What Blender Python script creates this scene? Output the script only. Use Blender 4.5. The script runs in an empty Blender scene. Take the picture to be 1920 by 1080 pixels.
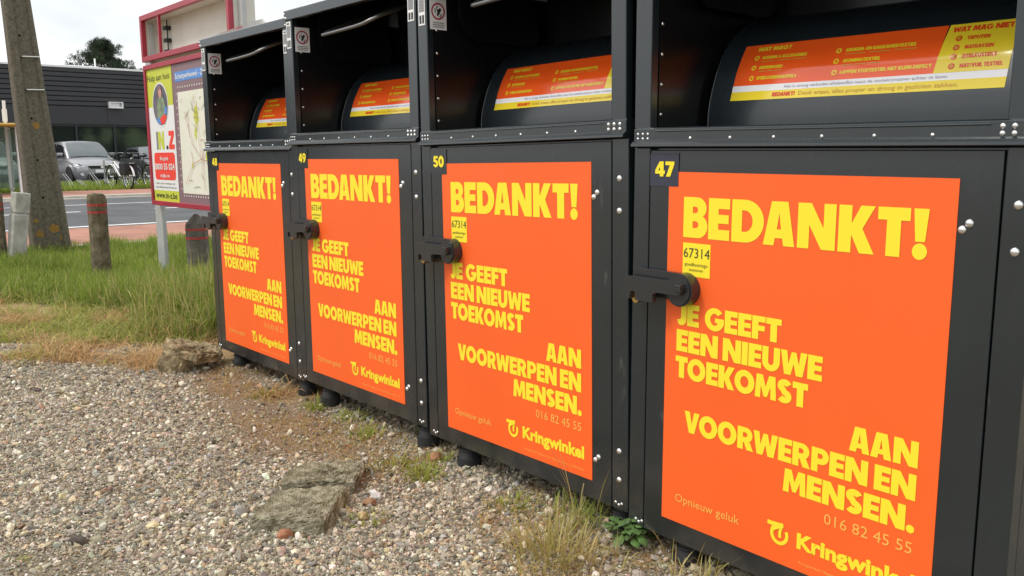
import bpy, bmesh, math, random
import numpy as np
from mathutils import Matrix, Vector

random.seed(7)
rng = np.random.default_rng(11)
scene = bpy.context.scene
COL = scene.collection
R = math.radians

# ------------------------------------------------------------------ camera
cam_data = bpy.data.cameras.new("camera")
cam = bpy.data.objects.new("camera", cam_data)
COL.objects.link(cam)
cam_data.sensor_width = 36.0
cam_data.lens = 1687.92 / 1920 * 36.0
cam_data.clip_start = 0.05
cam_data.clip_end = 1000
CY, CP, CR = -0.878726589, -0.148718413, -0.009257859      # yaw, pitch, roll
CAMZ = 1.29


def cam_axes():
    cy, sy, cp, sp = math.cos(CY), math.sin(CY), math.cos(CP), math.sin(CP)
    fw = Vector((sy * cp, cy * cp, sp))
    r0 = Vector((cy, -sy, 0))
    u0 = r0.cross(fw)
    r = math.cos(CR) * r0 + math.sin(CR) * u0
    u = -math.sin(CR) * r0 + math.cos(CR) * u0
    return r, u, fw


_r, _u, _f = cam_axes()
cam.matrix_world = Matrix(((_r.x, _u.x, -_f.x, 0), (_r.y, _u.y, -_f.y, 0), (_r.z, _u.z, -_f.z, CAMZ), (0, 0, 0, 1)))
scene.camera = cam

# ------------------------------------------------------------------ exposure, sky, sun
scene.view_settings.view_transform = 'Standard'
scene.view_settings.look = 'None'
scene.view_settings.exposure = 0.25
scene.view_settings.gamma = 1.0
scene.view_settings.use_curve_mapping = False

SUN_EL, SUN_AZ = R(52), R(205)       # azimuth clockwise from +Y
world = bpy.data.worlds.new("World")
scene.world = world
world.use_nodes = True
wn = world.node_tree
wn.nodes.clear()
w_out = wn.nodes.new('ShaderNodeOutputWorld')
w_bg = wn.nodes.new('ShaderNodeBackground')
w_bg.inputs['Strength'].default_value = 0.1
w_sky = wn.nodes.new('ShaderNodeTexSky')
w_sky.sky_type = 'NISHITA'
w_sky.sun_disc = False
w_sky.sun_elevation = SUN_EL
w_sky.sun_rotation = SUN_AZ
w_tc = wn.nodes.new('ShaderNodeTexCoord')
w_map = wn.nodes.new('ShaderNodeMapping')
w_map.inputs['Scale'].default_value = (1.0, 1.0, 2.4)
w_noise = wn.nodes.new('ShaderNodeTexNoise')
w_noise.inputs['Scale'].default_value = 2.2
w_noise.inputs['Detail'].default_value = 6
w_noise.inputs['Roughness'].default_value = 0.55
w_ramp = wn.nodes.new('ShaderNodeValToRGB')
w_ramp.color_ramp.elements[0].position = 0.40
w_ramp.color_ramp.elements[0].color = (0.72, 0.72, 0.72, 1)
w_ramp.color_ramp.elements[1].position = 0.58
w_ramp.color_ramp.elements[1].color = (1, 1, 1, 1)
w_sep = wn.nodes.new('ShaderNodeSeparateXYZ')
w_grad = wn.nodes.new('ShaderNodeMapRange')         # overcast: brighter overhead than at the horizon
w_grad.inputs['From Min'].default_value = 0.0
w_grad.inputs['From Max'].default_value = 1.0
w_grad.inputs['To Min'].default_value = 9.5
w_grad.inputs['To Max'].default_value = 16.0
w_cl = wn.nodes.new('ShaderNodeMix')
w_cl.data_type = 'RGBA'
w_cl.inputs[6].default_value = (0.42, 0.50, 0.55, 1)
w_cl.inputs[7].default_value = (1.0, 1.0, 1.0, 1)
w_mul = wn.nodes.new('ShaderNodeVectorMath')
w_mul.operation = 'SCALE'
w_mix = wn.nodes.new('ShaderNodeMix')
w_mix.data_type = 'RGBA'
L = wn.links.new
L(w_tc.outputs['Generated'], w_map.inputs['Vector'])
L(w_map.outputs[0], w_noise.inputs['Vector'])
L(w_noise.outputs[0], w_ramp.inputs[0])
L(w_tc.outputs['Generated'], w_sep.inputs[0])
L(w_sep.outputs['Z'], w_grad.inputs['Value'])
L(w_ramp.outputs[0], w_cl.inputs[0])
L(w_cl.outputs[2], w_mul.inputs[0])
L(w_grad.outputs[0], w_mul.inputs['Scale'])
L(w_ramp.outputs[0], w_mix.inputs[0])
L(w_sky.outputs[0], w_mix.inputs[6])
L(w_mul.outputs[0], w_mix.inputs[7])
L(w_mix.outputs[2], w_bg.inputs['Color'])
L(w_bg.outputs[0], w_out.inputs['Surface'])

sun_d = bpy.data.lights.new("sun", 'SUN')
sun_d.energy = 1.5
sun_d.angle = R(14)
sun_d.color = (1.0, 0.95, 0.87)
sun = bpy.data.objects.new("sun", sun_d)
COL.objects.link(sun)
sdir = Vector((math.sin(SUN_AZ) * math.cos(SUN_EL), math.cos(SUN_AZ) * math.cos(SUN_EL), math.sin(SUN_EL)))
sun.rotation_euler = sdir.to_track_quat('Z', 'Y').to_euler()

# ------------------------------------------------------------------ materials


def mat(name, color, rough=0.5, metal=0.0, spec=0.5, var=0.0, vscale=8.0, col2=None, bump=0.0, bscale=60.0,
        rvar=0.0, attr=None, coat=0.0, detail=5.0, lo=0.35, hi=0.65):
    m = bpy.data.materials.new(name)
    m.use_nodes = True
    nt = m.node_tree
    b = nt.nodes['Principled BSDF']
    b.inputs['Base Color'].default_value = (*color, 1)
    b.inputs['Roughness'].default_value = rough
    b.inputs['Metallic'].default_value = metal
    b.inputs['Specular IOR Level'].default_value = spec
    b.inputs['Coat Weight'].default_value = coat
    b.inputs['Coat Roughness'].default_value = 0.12
    tc = nt.nodes.new('ShaderNodeTexCoord')
    if attr:
        a = nt.nodes.new('ShaderNodeAttribute')
        a.attribute_name = attr
        nt.links.new(a.outputs['Color'], b.inputs['Base Color'])
    elif var or col2:
        n = nt.nodes.new('ShaderNodeTexNoise')
        n.inputs['Scale'].default_value = vscale
        n.inputs['Detail'].default_value = detail
        nt.links.new(tc.outputs['Object'], n.inputs['Vector'])
        rp = nt.nodes.new('ShaderNodeValToRGB')
        rp.color_ramp.elements[0].position = lo
        rp.color_ramp.elements[1].position = hi
        c2 = col2 if col2 else tuple(min(1, c * (1 + var)) for c in color)
        c1 = color if col2 else tuple(c * (1 - var) for c in color)
        rp.color_ramp.elements[0].color = (*c1, 1)
        rp.color_ramp.elements[1].color = (*c2, 1)
        nt.links.new(n.outputs[0], rp.inputs[0])
        nt.links.new(rp.outputs[0], b.inputs['Base Color'])
    if rvar:
        n2 = nt.nodes.new('ShaderNodeTexNoise')
        n2.inputs['Scale'].default_value = 3.5
        n2.inputs['Detail'].default_value = 8
        nt.links.new(tc.outputs['Object'], n2.inputs['Vector'])
        mr = nt.nodes.new('ShaderNodeMapRange')
        mr.inputs['To Min'].default_value = max(0.02, rough - rvar)
        mr.inputs['To Max'].default_value = rough + rvar
        nt.links.new(n2.outputs[0], mr.inputs['Value'])
        nt.links.new(mr.outputs[0], b.inputs['Roughness'])
    if bump:
        n3 = nt.nodes.new('ShaderNodeTexNoise')
        n3.inputs['Scale'].default_value = bscale
        n3.inputs['Detail'].default_value = 6
        nt.links.new(tc.outputs['Object'], n3.inputs['Vector'])
        bp = nt.nodes.new('ShaderNodeBump')
        bp.inputs['Strength'].default_value = bump
        bp.inputs['Distance'].default_value = 0.02
        nt.links.new(n3.outputs[0], bp.inputs['Height'])
        nt.links.new(bp.outputs[0], b.inputs['Normal'])
    return m


M = {}
M['paint'] = mat('charcoal_paint', (0.0120, 0.0180, 0.0215), 0.27, var=0.12, vscale=2.5, rvar=0.07, bump=0.010, bscale=220, spec=0.66, coat=0.34)


def wear(m):
    """dust splashed on the lower part of the steel, small pale scuffs and dull smears"""
    nt = m.node_tree
    b = nt.nodes['Principled BSDF']
    src = b.inputs['Base Color'].links[0].from_socket
    tc = nt.nodes.new('ShaderNodeTexCoord')
    oi = nt.nodes.new('ShaderNodeObjectInfo')          # every panel is worn in its own way
    shift = nt.nodes.new('ShaderNodeVectorMath')
    shift.operation = 'SCALE'
    shift.inputs[0].default_value = (37.0, 11.0, 23.0)
    nt.links.new(oi.outputs['Random'], shift.inputs['Scale'])

    def noise(scale, detail, stretch=(1, 1, 1)):
        mp = nt.nodes.new('ShaderNodeMapping')
        mp.inputs['Scale'].default_value = stretch
        nt.links.new(tc.outputs['Object'], mp.inputs['Vector'])
        nt.links.new(shift.outputs[0], mp.inputs['Location'])
        n = nt.nodes.new('ShaderNodeTexNoise')
        n.inputs['Scale'].default_value = scale
        n.inputs['Detail'].default_value = detail
        nt.links.new(mp.outputs[0], n.inputs['Vector'])
        return n.outputs[0]

    def rng_(sock, a, c, lo, hi):
        r = nt.nodes.new('ShaderNodeMapRange')
        r.inputs['From Min'].default_value, r.inputs['From Max'].default_value = a, c
        r.inputs['To Min'].default_value, r.inputs['To Max'].default_value = lo, hi
        nt.links.new(sock, r.inputs['Value'])
        return r.outputs[0]

    def mul(a, c):
        q = nt.nodes.new('ShaderNodeMath')
        q.operation = 'MULTIPLY'
        nt.links.new(a, q.inputs[0])
        nt.links.new(c, q.inputs[1])
        return q.outputs[0]

    def mix(fac, a, col):
        q = nt.nodes.new('ShaderNodeMix')
        q.data_type = 'RGBA'
        nt.links.new(fac, q.inputs[0])
        nt.links.new(a, q.inputs[6])
        q.inputs[7].default_value = (*col, 1)
        return q.outputs[2]

    sep = nt.nodes.new('ShaderNodeSeparateXYZ')
    nt.links.new(tc.outputs['Object'], sep.inputs[0])
    low = mul(rng_(sep.outputs['Z'], .08, .42, 1, 0), rng_(noise(7, 12), .42, .66, 0, .34))
    scuff = rng_(noise(16, 14, (1, 1, .35)), .69, .76, 0, .30)
    drip = rng_(noise(22, 6, (1, 1, .05)), .60, .78, 0, .12)
    c = mix(drip, src, (.055, .058, .055))
    c = mix(low, c, (.115, .100, .078))
    c = mix(scuff, c, (.15, .15, .145))
    nt.links.new(c, b.inputs['Base Color'])


wear(M['paint'])
M['paint_shaded'] = mat('charcoal_shaded', (0.006, 0.0065, 0.007), 0.26, rvar=0.06, spec=0.42)  # darker copy of the charcoal, interior shade put into its colour
M['gap'] = mat('dark_gap', (0.004, 0.004, 0.004), 0.9, spec=0.1)
M['roof'] = mat('grey_roof', (0.16, 0.17, 0.18), 0.05, spec=0.9, coat=1.0)
M['rivet'] = mat('zinc_rivet', (0.80, 0.80, 0.80), 0.28, metal=1.0)
M['dark_steel'] = mat('worn_dark_steel', (0.20, 0.20, 0.20), 0.32, metal=0.9, rvar=0.1)
M['galv'] = mat('galvanised_pipe', (0.30, 0.31, 0.31), 0.5, metal=0.3)
M['steel'] = mat('brushed_steel', (0.55, 0.55, 0.54), 0.30, metal=1.0, rvar=0.08)
M['orange'] = mat('orange_vinyl', (0.93, 0.130, 0.021), 0.40, spec=0.38, var=0.035, vscale=1.6, rvar=.08, detail=10, bump=.006, bscale=9)
M['yellow'] = mat('yellow_print', (0.92, 0.74, 0.035), 0.45, spec=0.3)
M['pale'] = mat('pale_print', (0.90, 0.46, 0.09), 0.45, spec=0.3)
M['navy'] = mat('navy_vinyl', (0.034, 0.036, 0.058), 0.40)
M['ink'] = mat('dark_ink', (0.05, 0.045, 0.02), 0.5)
M['s_orange'] = mat('sticker_orange', (0.85, 0.10, 0.012), 0.12, coat=0.5)
M['s_yellow'] = mat('sticker_yellow', (0.80, 0.62, 0.03), 0.12, coat=0.5)
M['s_white'] = mat('sticker_white', (0.80, 0.80, 0.82), 0.12, coat=0.5)
M['s_red'] = mat('sticker_red', (0.70, 0.065, 0.015), 0.2)
M['s_grey'] = mat('sticker_grey', (0.30, 0.29, 0.36), 0.3)
M['s_brown'] = mat('sticker_brown', (0.55, 0.28, 0.02), 0.3)
M['plastic'] = mat('black_plastic', (0.026, 0.027, 0.029), 0.24, spec=.6)
M['rubber'] = mat('black_rubber', (0.018, 0.018, 0.019), 0.7, var=0.25, vscale=25)
M['brass'] = mat('brass', (0.62, 0.40, 0.14), 0.35, metal=1.0)
M['white'] = mat('white_paint', (0.78, 0.78, 0.77), 0.45)
M['offwhite'] = mat('off_white_sheet', (0.66, 0.63, 0.56), 0.5, var=0.06, vscale=3)
M['crimson'] = mat('crimson_paint', (0.36, 0.022, 0.045), 0.35, var=0.08, vscale=5)
M['purple'] = mat('mauve_vinyl', (0.235, 0.140, 0.160), 0.40)
M['lime'] = mat('lime_print', (0.56, 0.60, 0.045), 0.45)
M['bred'] = mat('red_print', (0.84, 0.05, 0.028), 0.45)
M['blue'] = mat('blue_print', (0.10, 0.26, 0.62), 0.45)
M['black'] = mat('black_print', (0.02, 0.02, 0.022), 0.5)
M['greyink'] = mat('grey_print', (0.22, 0.22, 0.21), 0.5)
M['skin'] = mat('photo_skin', (0.60, 0.30, 0.24), 0.5)
M['pgreen'] = mat('photo_green', (0.20, 0.26, 0.16), 0.5, var=0.3, vscale=14)
M['pgrey'] = mat('photo_dark', (0.045, 0.045, 0.055), 0.5, col2=(0.16, 0.14, 0.17), vscale=5)
M['map'] = mat('town_map', (0.80, 0.78, 0.68), 0.4, col2=(0.74, 0.74, 0.60), vscale=9, detail=8)
M['mapline'] = mat('map_roads', (0.52, 0.28, 0.20), 0.5)
M['mapink'] = mat('map_ink', (0.30, 0.30, 0.26), 0.5)
M['postgrey'] = mat('grey_post', (0.42, 0.43, 0.42), 0.45, var=0.06, vscale=6)
M['concrete'] = mat('old_concrete', (0.088, 0.078, 0.058), 0.92, spec=0.2, col2=(0.170, 0.150, 0.112), vscale=30, bump=0.5, bscale=60, detail=14, lo=.3, hi=.7)
M['lichen'] = mat('orange_lichen', (0.34, 0.17, 0.03), 0.95, spec=0.1, col2=(0.20, 0.14, 0.05), vscale=40, bump=0.4)
M['bollard'] = mat('weathered_bollard', (0.085, 0.068, 0.042), 0.9, spec=0.2, col2=(0.200, 0.170, 0.112), vscale=11, bump=0.35, bscale=50, detail=8)
M['bollard_grey'] = mat('grey_bollard', (0.085, 0.075, 0.064), 0.9, spec=0.2, col2=(0.165, 0.148, 0.122), vscale=11, bump=0.35, bscale=50, detail=8)
M['paleconc'] = mat('pale_concrete', (0.30, 0.29, 0.26), 0.9, spec=0.2, col2=(0.46, 0.45, 0.40), vscale=10, bump=0.3, detail=8)
M['bandred'] = mat('red_band', (0.36, 0.035, 0.03), 0.6, var=0.2, vscale=30)
M['clad'] = mat('black_cladding', (0.024, 0.024, 0.026), 0.55, var=0.12, vscale=0.6)
M['clad2'] = mat('black_panel', (0.028, 0.028, 0.031), 0.5, var=0.08, vscale=0.5)
M['frame'] = mat('window_frame', (0.012, 0.016, 0.016), 0.5)
M['glass'] = mat('painted_reflection_glass', (0.007, 0.013, 0.009), 0.05, spec=0.10, col2=(0.050, 0.075, 0.040), vscale=0.75, detail=5, lo=0.47, hi=0.66)  # blotchy green tree reflections are painted into the dark pane colour
M['carglass'] = mat('car_glass', (0.10, 0.12, 0.125), 0.05, spec=0.7)
M['sideglass'] = mat('side_glass', (0.012, 0.013, 0.015), 0.06, spec=0.35)
M['car_grey'] = mat('grey_metallic', (0.27, 0.27, 0.285), 0.30, metal=0.5, coat=0.6)
M['car_dark'] = mat('dark_metallic', (0.10, 0.105, 0.115), 0.30, metal=0.5, coat=0.5)
M['car_white'] = mat('white_car_paint', (0.72, 0.73, 0.74), 0.25, coat=0.4)
M['lamp'] = mat('lamp_glass', (0.62, 0.64, 0.66), 0.10, coat=0.5)
M['chrome'] = mat('chrome', (0.75, 0.75, 0.76), 0.15, metal=1.0)
M['tyre'] = mat('tyre', (0.014, 0.014, 0.015), 0.8)
M['alloy'] = mat('alloy', (0.42, 0.42, 0.43), 0.35, metal=0.8)
M['ycap'] = mat('yellow_rim', (0.55, 0.33, 0.06), 0.5)
M['bark'] = mat('bark', (0.06, 0.045, 0.03), 0.9, var=0.3)
M['leaf'] = mat('leaf', (0.05, 0.07, 0.03), 0.75, attr='Col', spec=0.2)


def grass_material():
    m = mat('grass_blade', (.1, .14, .04), .6, attr='Col', spec=.25)
    nt = m.node_tree
    a = [n for n in nt.nodes if n.bl_idname == 'ShaderNodeAttribute'][0]
    tr = nt.nodes.new('ShaderNodeBsdfTranslucent')
    mx = nt.nodes.new('ShaderNodeMixShader')
    mx.inputs[0].default_value = .42
    nt.links.new(a.outputs['Color'], tr.inputs['Color'])
    nt.links.new(nt.nodes['Principled BSDF'].outputs[0], mx.inputs[1])
    nt.links.new(tr.outputs[0], mx.inputs[2])
    nt.links.new(mx.outputs[0], nt.nodes['Material Output'].inputs['Surface'])
    return m


M['grass'] = grass_material()
M['stone'] = mat('gravel_stone', (0.3, 0.28, 0.25), 0.8, attr='Col', spec=0.25)
M['slab'] = mat('mossy_slab', (0.165, 0.150, 0.088), 0.95, spec=0.15, col2=(0.480, 0.440, 0.320), vscale=24, bump=1.0, bscale=110, detail=15, lo=.36, hi=.68)
M['rock'] = mat('brown_rock', (0.140, 0.105, 0.058), 0.95, spec=0.15, col2=(0.42, 0.335, 0.205), vscale=13, bump=0.8, bscale=40, detail=10)
M['asphalt'] = mat('asphalt', (0.105, 0.107, 0.110), 0.9, spec=0.2, var=0.14, vscale=1.2, bump=0.2, bscale=120, detail=9)
M['pink'] = mat('pink_paving', (0.36, 0.185, 0.135), 0.9, spec=0.2, var=0.14, vscale=1.6, bump=0.15, detail=9)
M['kerb'] = mat('kerb_concrete', (0.42, 0.39, 0.34), 0.9, spec=0.2, var=0.12, vscale=3)
M['marking'] = mat('road_marking', (0.66, 0.66, 0.65), 0.7, var=0.10, vscale=6)


def shelter_glass():
    m = bpy.data.materials.new('shelter_glass')
    m.use_nodes = True
    nt = m.node_tree
    b = nt.nodes['Principled BSDF']
    b.inputs['Base Color'].default_value = (0.30, 0.40, 0.36, 1)
    b.inputs['Roughness'].default_value = 0.08
    t = nt.nodes.new('ShaderNodeBsdfTransparent')
    t.inputs['Color'].default_value = (0.72, 0.80, 0.76, 1)
    mx = nt.nodes.new('ShaderNodeMixShader')
    mx.inputs[0].default_value = 0.42
    nt.links.new(t.outputs[0], mx.inputs[1])
    nt.links.new(b.outputs[0], mx.inputs[2])
    nt.links.new(mx.outputs[0], nt.nodes['Material Output'].inputs['Surface'])
    return m


M['shelter_glass'] = shelter_glass()


def ground_material():
    """soil and fine grit of the lot; grass soil behind; colours follow where the strips of dirt lie"""
    m = bpy.data.materials.new('lot_ground')
    m.use_nodes = True
    nt = m.node_tree
    b = nt.nodes['Principled BSDF']
    b.inputs['Roughness'].default_value = 0.95
    b.inputs['Specular IOR Level'].default_value = 0.15
    tc = nt.nodes.new('ShaderNodeTexCoord')
    a = nt.nodes.new('ShaderNodeAttribute')
    a.attribute_name = 'Col'
    v = nt.nodes.new('ShaderNodeTexVoronoi')
    v.inputs['Scale'].default_value = 130
    nt.links.new(tc.outputs['Object'], v.inputs['Vector'])
    rp = nt.nodes.new('ShaderNodeMapRange')
    rp.inputs['To Min'].default_value = 0.55
    rp.inputs['To Max'].default_value = 1.45
    sp = nt.nodes.new('ShaderNodeSeparateColor')
    nt.links.new(v.outputs['Color'], sp.inputs[0])
    nt.links.new(sp.outputs[0], rp.inputs['Value'])
    n = nt.nodes.new('ShaderNodeTexNoise')
    n.inputs['Scale'].default_value = 5
    n.inputs['Detail'].default_value = 10
    nt.links.new(tc.outputs['Object'], n.inputs['Vector'])
    rp2 = nt.nodes.new('ShaderNodeMapRange')
    rp2.inputs['To Min'].default_value = 0.6
    rp2.inputs['To Max'].default_value = 1.4
    nt.links.new(n.outputs[0], rp2.inputs['Value'])
    mu = nt.nodes.new('ShaderNodeMath')
    mu.operation = 'MULTIPLY'
    nt.links.new(rp.outputs[0], mu.inputs[0])
    nt.links.new(rp2.outputs[0], mu.inputs[1])
    sc = nt.nodes.new('ShaderNodeVectorMath')
    sc.operation = 'SCALE'
    nt.links.new(a.outputs['Color'], sc.inputs[0])
    nt.links.new(mu.outputs[0], sc.inputs['Scale'])
    nt.links.new(sc.outputs[0], b.inputs['Base Color'])
    bp = nt.nodes.new('ShaderNodeBump')
    bp.inputs['Strength'].default_value = 0.8
    bp.inputs['Distance'].default_value = 0.007
    nt.links.new(v.outputs['Distance'], bp.inputs['Height'])
    nt.links.new(bp.outputs[0], b.inputs['Normal'])
    return m


M['ground'] = ground_material()

# ------------------------------------------------------------------ object helpers


def tag(o, label=None, cat=None, group=None, kind=None):
    if label: o['label'] = label
    if cat: o['category'] = cat
    if group: o['group'] = group
    if kind: o['kind'] = kind
    return o


def empty(name, loc=(0, 0, 0), rz=0.0, label=None, cat=None, group=None):
    o = bpy.data.objects.new(name, None)
    o.empty_display_size = 0.2
    o.location = loc
    o.rotation_euler = (0, 0, rz)
    COL.objects.link(o)
    return tag(o, label, cat, group)


def link_mesh(name, me, parent=None, bevel=0.0):
    o = bpy.data.objects.new(name, me)
    COL.objects.link(o)
    if parent: o.parent = parent
    if bevel:
        md = o.modifiers.new('bevel', 'BEVEL')
        md.width = bevel
        md.segments = 2
        md.limit_method = 'ANGLE'
        md.angle_limit = R(40)
    return o


class MB:
    """collects faces with a material slot each; build() makes one mesh"""

    def __init__(self, off=(0, 0, 0)):
        self.v, self.f, self.m, self.s = [], [], [], []
        self.off = Vector(off)

    def add(self, verts, faces, mi=0, smooth=False):
        n = len(self.v)
        self.v += [tuple(Vector(p) - self.off) for p in verts]
        for f in faces:
            self.f.append([i + n for i in f])
            self.m.append(mi)
            self.s.append(smooth)

    def box(self, x0, x1, y0, y1, z0, z1, mi=0):
        v = [(x0, y0, z0), (x1, y0, z0), (x1, y1, z0), (x0, y1, z0), (x0, y0, z1), (x1, y0, z1), (x1, y1, z1), (x0, y1, z1)]
        self.add(v, [(3, 2, 1, 0), (4, 5, 6, 7), (0, 1, 5, 4), (1, 2, 6, 5), (2, 3, 7, 6), (3, 0, 4, 7)], mi)

    def prism_x(self, prof, x0, x1, mi=0):
        n = len(prof)
        v = [(x0, y, z) for y, z in prof] + [(x1, y, z) for y, z in prof]
        f = [tuple(range(n)), tuple(range(2 * n - 1, n - 1, -1))]
        f += [(i, n + i, n + (i + 1) % n, (i + 1) % n) for i in range(n)]
        self.add(v, f, mi)

    def prism_y(self, prof, y0, y1, mi=0, smooth=False):
        n = len(prof)
        v = [(x, y0, z) for x, z in prof] + [(x, y1, z) for x, z in prof]
        f = [tuple(range(n)), tuple(range(2 * n - 1, n - 1, -1))]
        self.add(v, f, mi)
        self.add(v, [(i, n + i, n + (i + 1) % n, (i + 1) % n) for i in range(n)], mi, smooth)

    def prism_z(self, prof, z0, z1, mi=0):
        n = len(prof)
        v = [(x, y, z0) for x, y in prof] + [(x, y, z1) for x, y in prof]
        f = [tuple(range(n - 1, -1, -1)), tuple(range(n, 2 * n))]
        f += [(i, (i + 1) % n, n + (i + 1) % n, n + i) for i in range(n)]
        self.add(v, f, mi)

    def tube(self, path, rad, n=8, mi=0, cap=True):
        path = [Vector(p) for p in path]
        rads = rad if isinstance(rad, (list, tuple)) else [rad] * len(path)
        t0 = (path[1] - path[0]).normalized()
        nrm = t0.orthogonal().normalized()
        vs = []
        for i, p in enumerate(path):
            if i == 0: t = path[1] - path[0]
            elif i == len(path) - 1: t = path[-1] - path[-2]
            else: t = (path[i + 1] - path[i]).normalized() + (path[i] - path[i - 1]).normalized()
            t.normalize()
            nrm = (nrm - t * nrm.dot(t))
            nrm.normalize()
            bn = t.cross(nrm)
            for k in range(n):
                a = 2 * math.pi * k / n
                vs.append(p + rads[i] * (math.cos(a) * nrm + math.sin(a) * bn))
        fs = []
        for i in range(len(path) - 1):
            for k in range(n):
                fs.append((i * n + k, i * n + (k + 1) % n, (i + 1) * n + (k + 1) % n, (i + 1) * n + k))
        self.add(vs, fs, mi, True)
        if cap:
            self.add(vs[:n], [tuple(range(n - 1, -1, -1))], mi)
            self.add(vs[-n:], [tuple(range(n))], mi)

    def torus(self, c, axis, R0, r0, n=28, m=6, mi=0):
        c, ax = Vector(c), Vector(axis).normalized()
        u = ax.orthogonal().normalized()
        w = ax.cross(u)
        vs, fs = [], []
        for i in range(n):
            a = 2 * math.pi * i / n
            d = math.cos(a) * u + math.sin(a) * w
            for k in range(m):
                b = 2 * math.pi * k / m
                vs.append(c + d * (R0 + r0 * math.cos(b)) + ax * r0 * math.sin(b))
        for i in range(n):
            for k in range(m):
                fs.append((i * m + k, ((i + 1) % n) * m + k, ((i + 1) % n) * m + (k + 1) % m, i * m + (k + 1) % m))
        self.add(vs, fs, mi, True)

    def lathe(self, c, prof, n=16, mi=0):
        """prof: (radius, z) list, about the vertical axis through c"""
        vs, fs = [], []
        for r_, z_ in prof:
            for k in range(n):
                a = 2 * math.pi * k / n
                vs.append((c[0] + r_ * math.cos(a), c[1] + r_ * math.sin(a), c[2] + z_))
        for i in range(len(prof) - 1):
            for k in range(n):
                fs.append((i * n + k, i * n + (k + 1) % n, (i + 1) * n + (k + 1) % n, (i + 1) * n + k))
        self.add(vs, fs, mi, True)
        self.add(vs[:n], [tuple(range(n - 1, -1, -1))], mi)
        self.add(vs[-n:], [tuple(range(n))], mi)

    def dome(self, c, d, r_, mi=0, h=0.62, n=10):
        """rivet head: dome on the plane through c with outward direction d"""
        c, d = Vector(c), Vector(d).normalized()
        u = d.orthogonal().normalized()
        w = d.cross(u)
        vs, fs = [], []
        rings = [(1.0, 0.0), (0.94, 0.36), (0.70, 0.74), (0.36, 0.94)]
        for rr, hh in rings:
            for k in range(n):
                a = 2 * math.pi * k / n
                vs.append(c + r_ * rr * (math.cos(a) * u + math.sin(a) * w) + d * r_ * h * hh)
        vs.append(c + d * r_ * h)
        for i in range(3):
            for k in range(n):
                fs.append((i * n + k, i * n + (k + 1) % n, (i + 1) * n + (k + 1) % n, (i + 1) * n + k))
        for k in range(n):
            fs.append((3 * n + k, 3 * n + (k + 1) % n, 4 * n))
        self.add(vs, fs, mi, True)

    def mesh(self, name, mats):
        me = bpy.data.meshes.new(name)
        me.from_pydata(self.v, [], self.f)
        for m_ in (mats if isinstance(mats, (list, tuple)) else [mats]):
            me.materials.append(m_)
        me.polygons.foreach_set('material_index', self.m)
        me.polygons.foreach_set('use_smooth', self.s)
        me.update()
        return me

    def build(self, name, mats, parent=None, bevel=0.0):
        return link_mesh(name, self.mesh(name, mats), parent, bevel)


def np_mesh(name, verts, loops, starts, totals, material, colors=None, smooth=False, parent=None):
    me = bpy.data.meshes.new(name)
    me.vertices.add(len(verts))
    me.vertices.foreach_set('co', np.asarray(verts, np.float32).ravel())
    me.loops.add(len(loops))
    me.loops.foreach_set('vertex_index', np.asarray(loops, np.int32))
    me.polygons.add(len(starts))
    me.polygons.foreach_set('loop_start', np.asarray(starts, np.int32))
    me.polygons.foreach_set('loop_total', np.asarray(totals, np.int32))
    me.polygons.foreach_set('use_smooth', np.full(len(starts), smooth))
    me.materials.append(material)
    if colors is not None:
        at = me.color_attributes.new('Col', 'FLOAT_COLOR', 'POINT')
        c4 = np.ones((len(verts), 4), np.float32)
        c4[:, :3] = colors
        at.data.foreach_set('color', c4.ravel())
    me.update(calc_edges=True)
    me.validate()
    return link_mesh(name, me, parent)


def in_view(P, margin=260):
    """mask of world points that this photograph or one a step aside could show"""
    d = P - np.array([0, 0, CAMZ])
    z = d @ np.array(_f)
    zz = np.maximum(z, 0.05)
    x = 960 + 1687.92 * (d @ np.array(_r)) / zz
    y = 540 - 1687.92 * (d @ np.array(_u)) / zz
    return (z > 0.3) & (x > -margin) & (x < 1920 + margin) & (y > -margin) & (y < 1080 + margin)


# ------------------------------------------------------------------ lettering
def arc(cx, cy, rx, ry, a0, a1, n=10):
    return [(cx + rx * math.cos(R(a0 + (a1 - a0) * i / n)), cy + ry * math.sin(R(a0 + (a1 - a0) * i / n))) for i in range(n + 1)]


def stroke(pts, hw):
    l, r_ = [], []
    for i, p in enumerate(pts):
        a = pts[max(i - 1, 0)]
        b = pts[min(i + 1, len(pts) - 1)]
        dx, dy = b[0] - a[0], b[1] - a[1]
        q = math.hypot(dx, dy) or 1
        nx, ny = -dy / q * hw, dx / q * hw
        l.append((p[0] + nx, p[1] + ny))
        r_.append((p[0] - nx, p[1] - ny))
    return l + r_[::-1]


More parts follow.
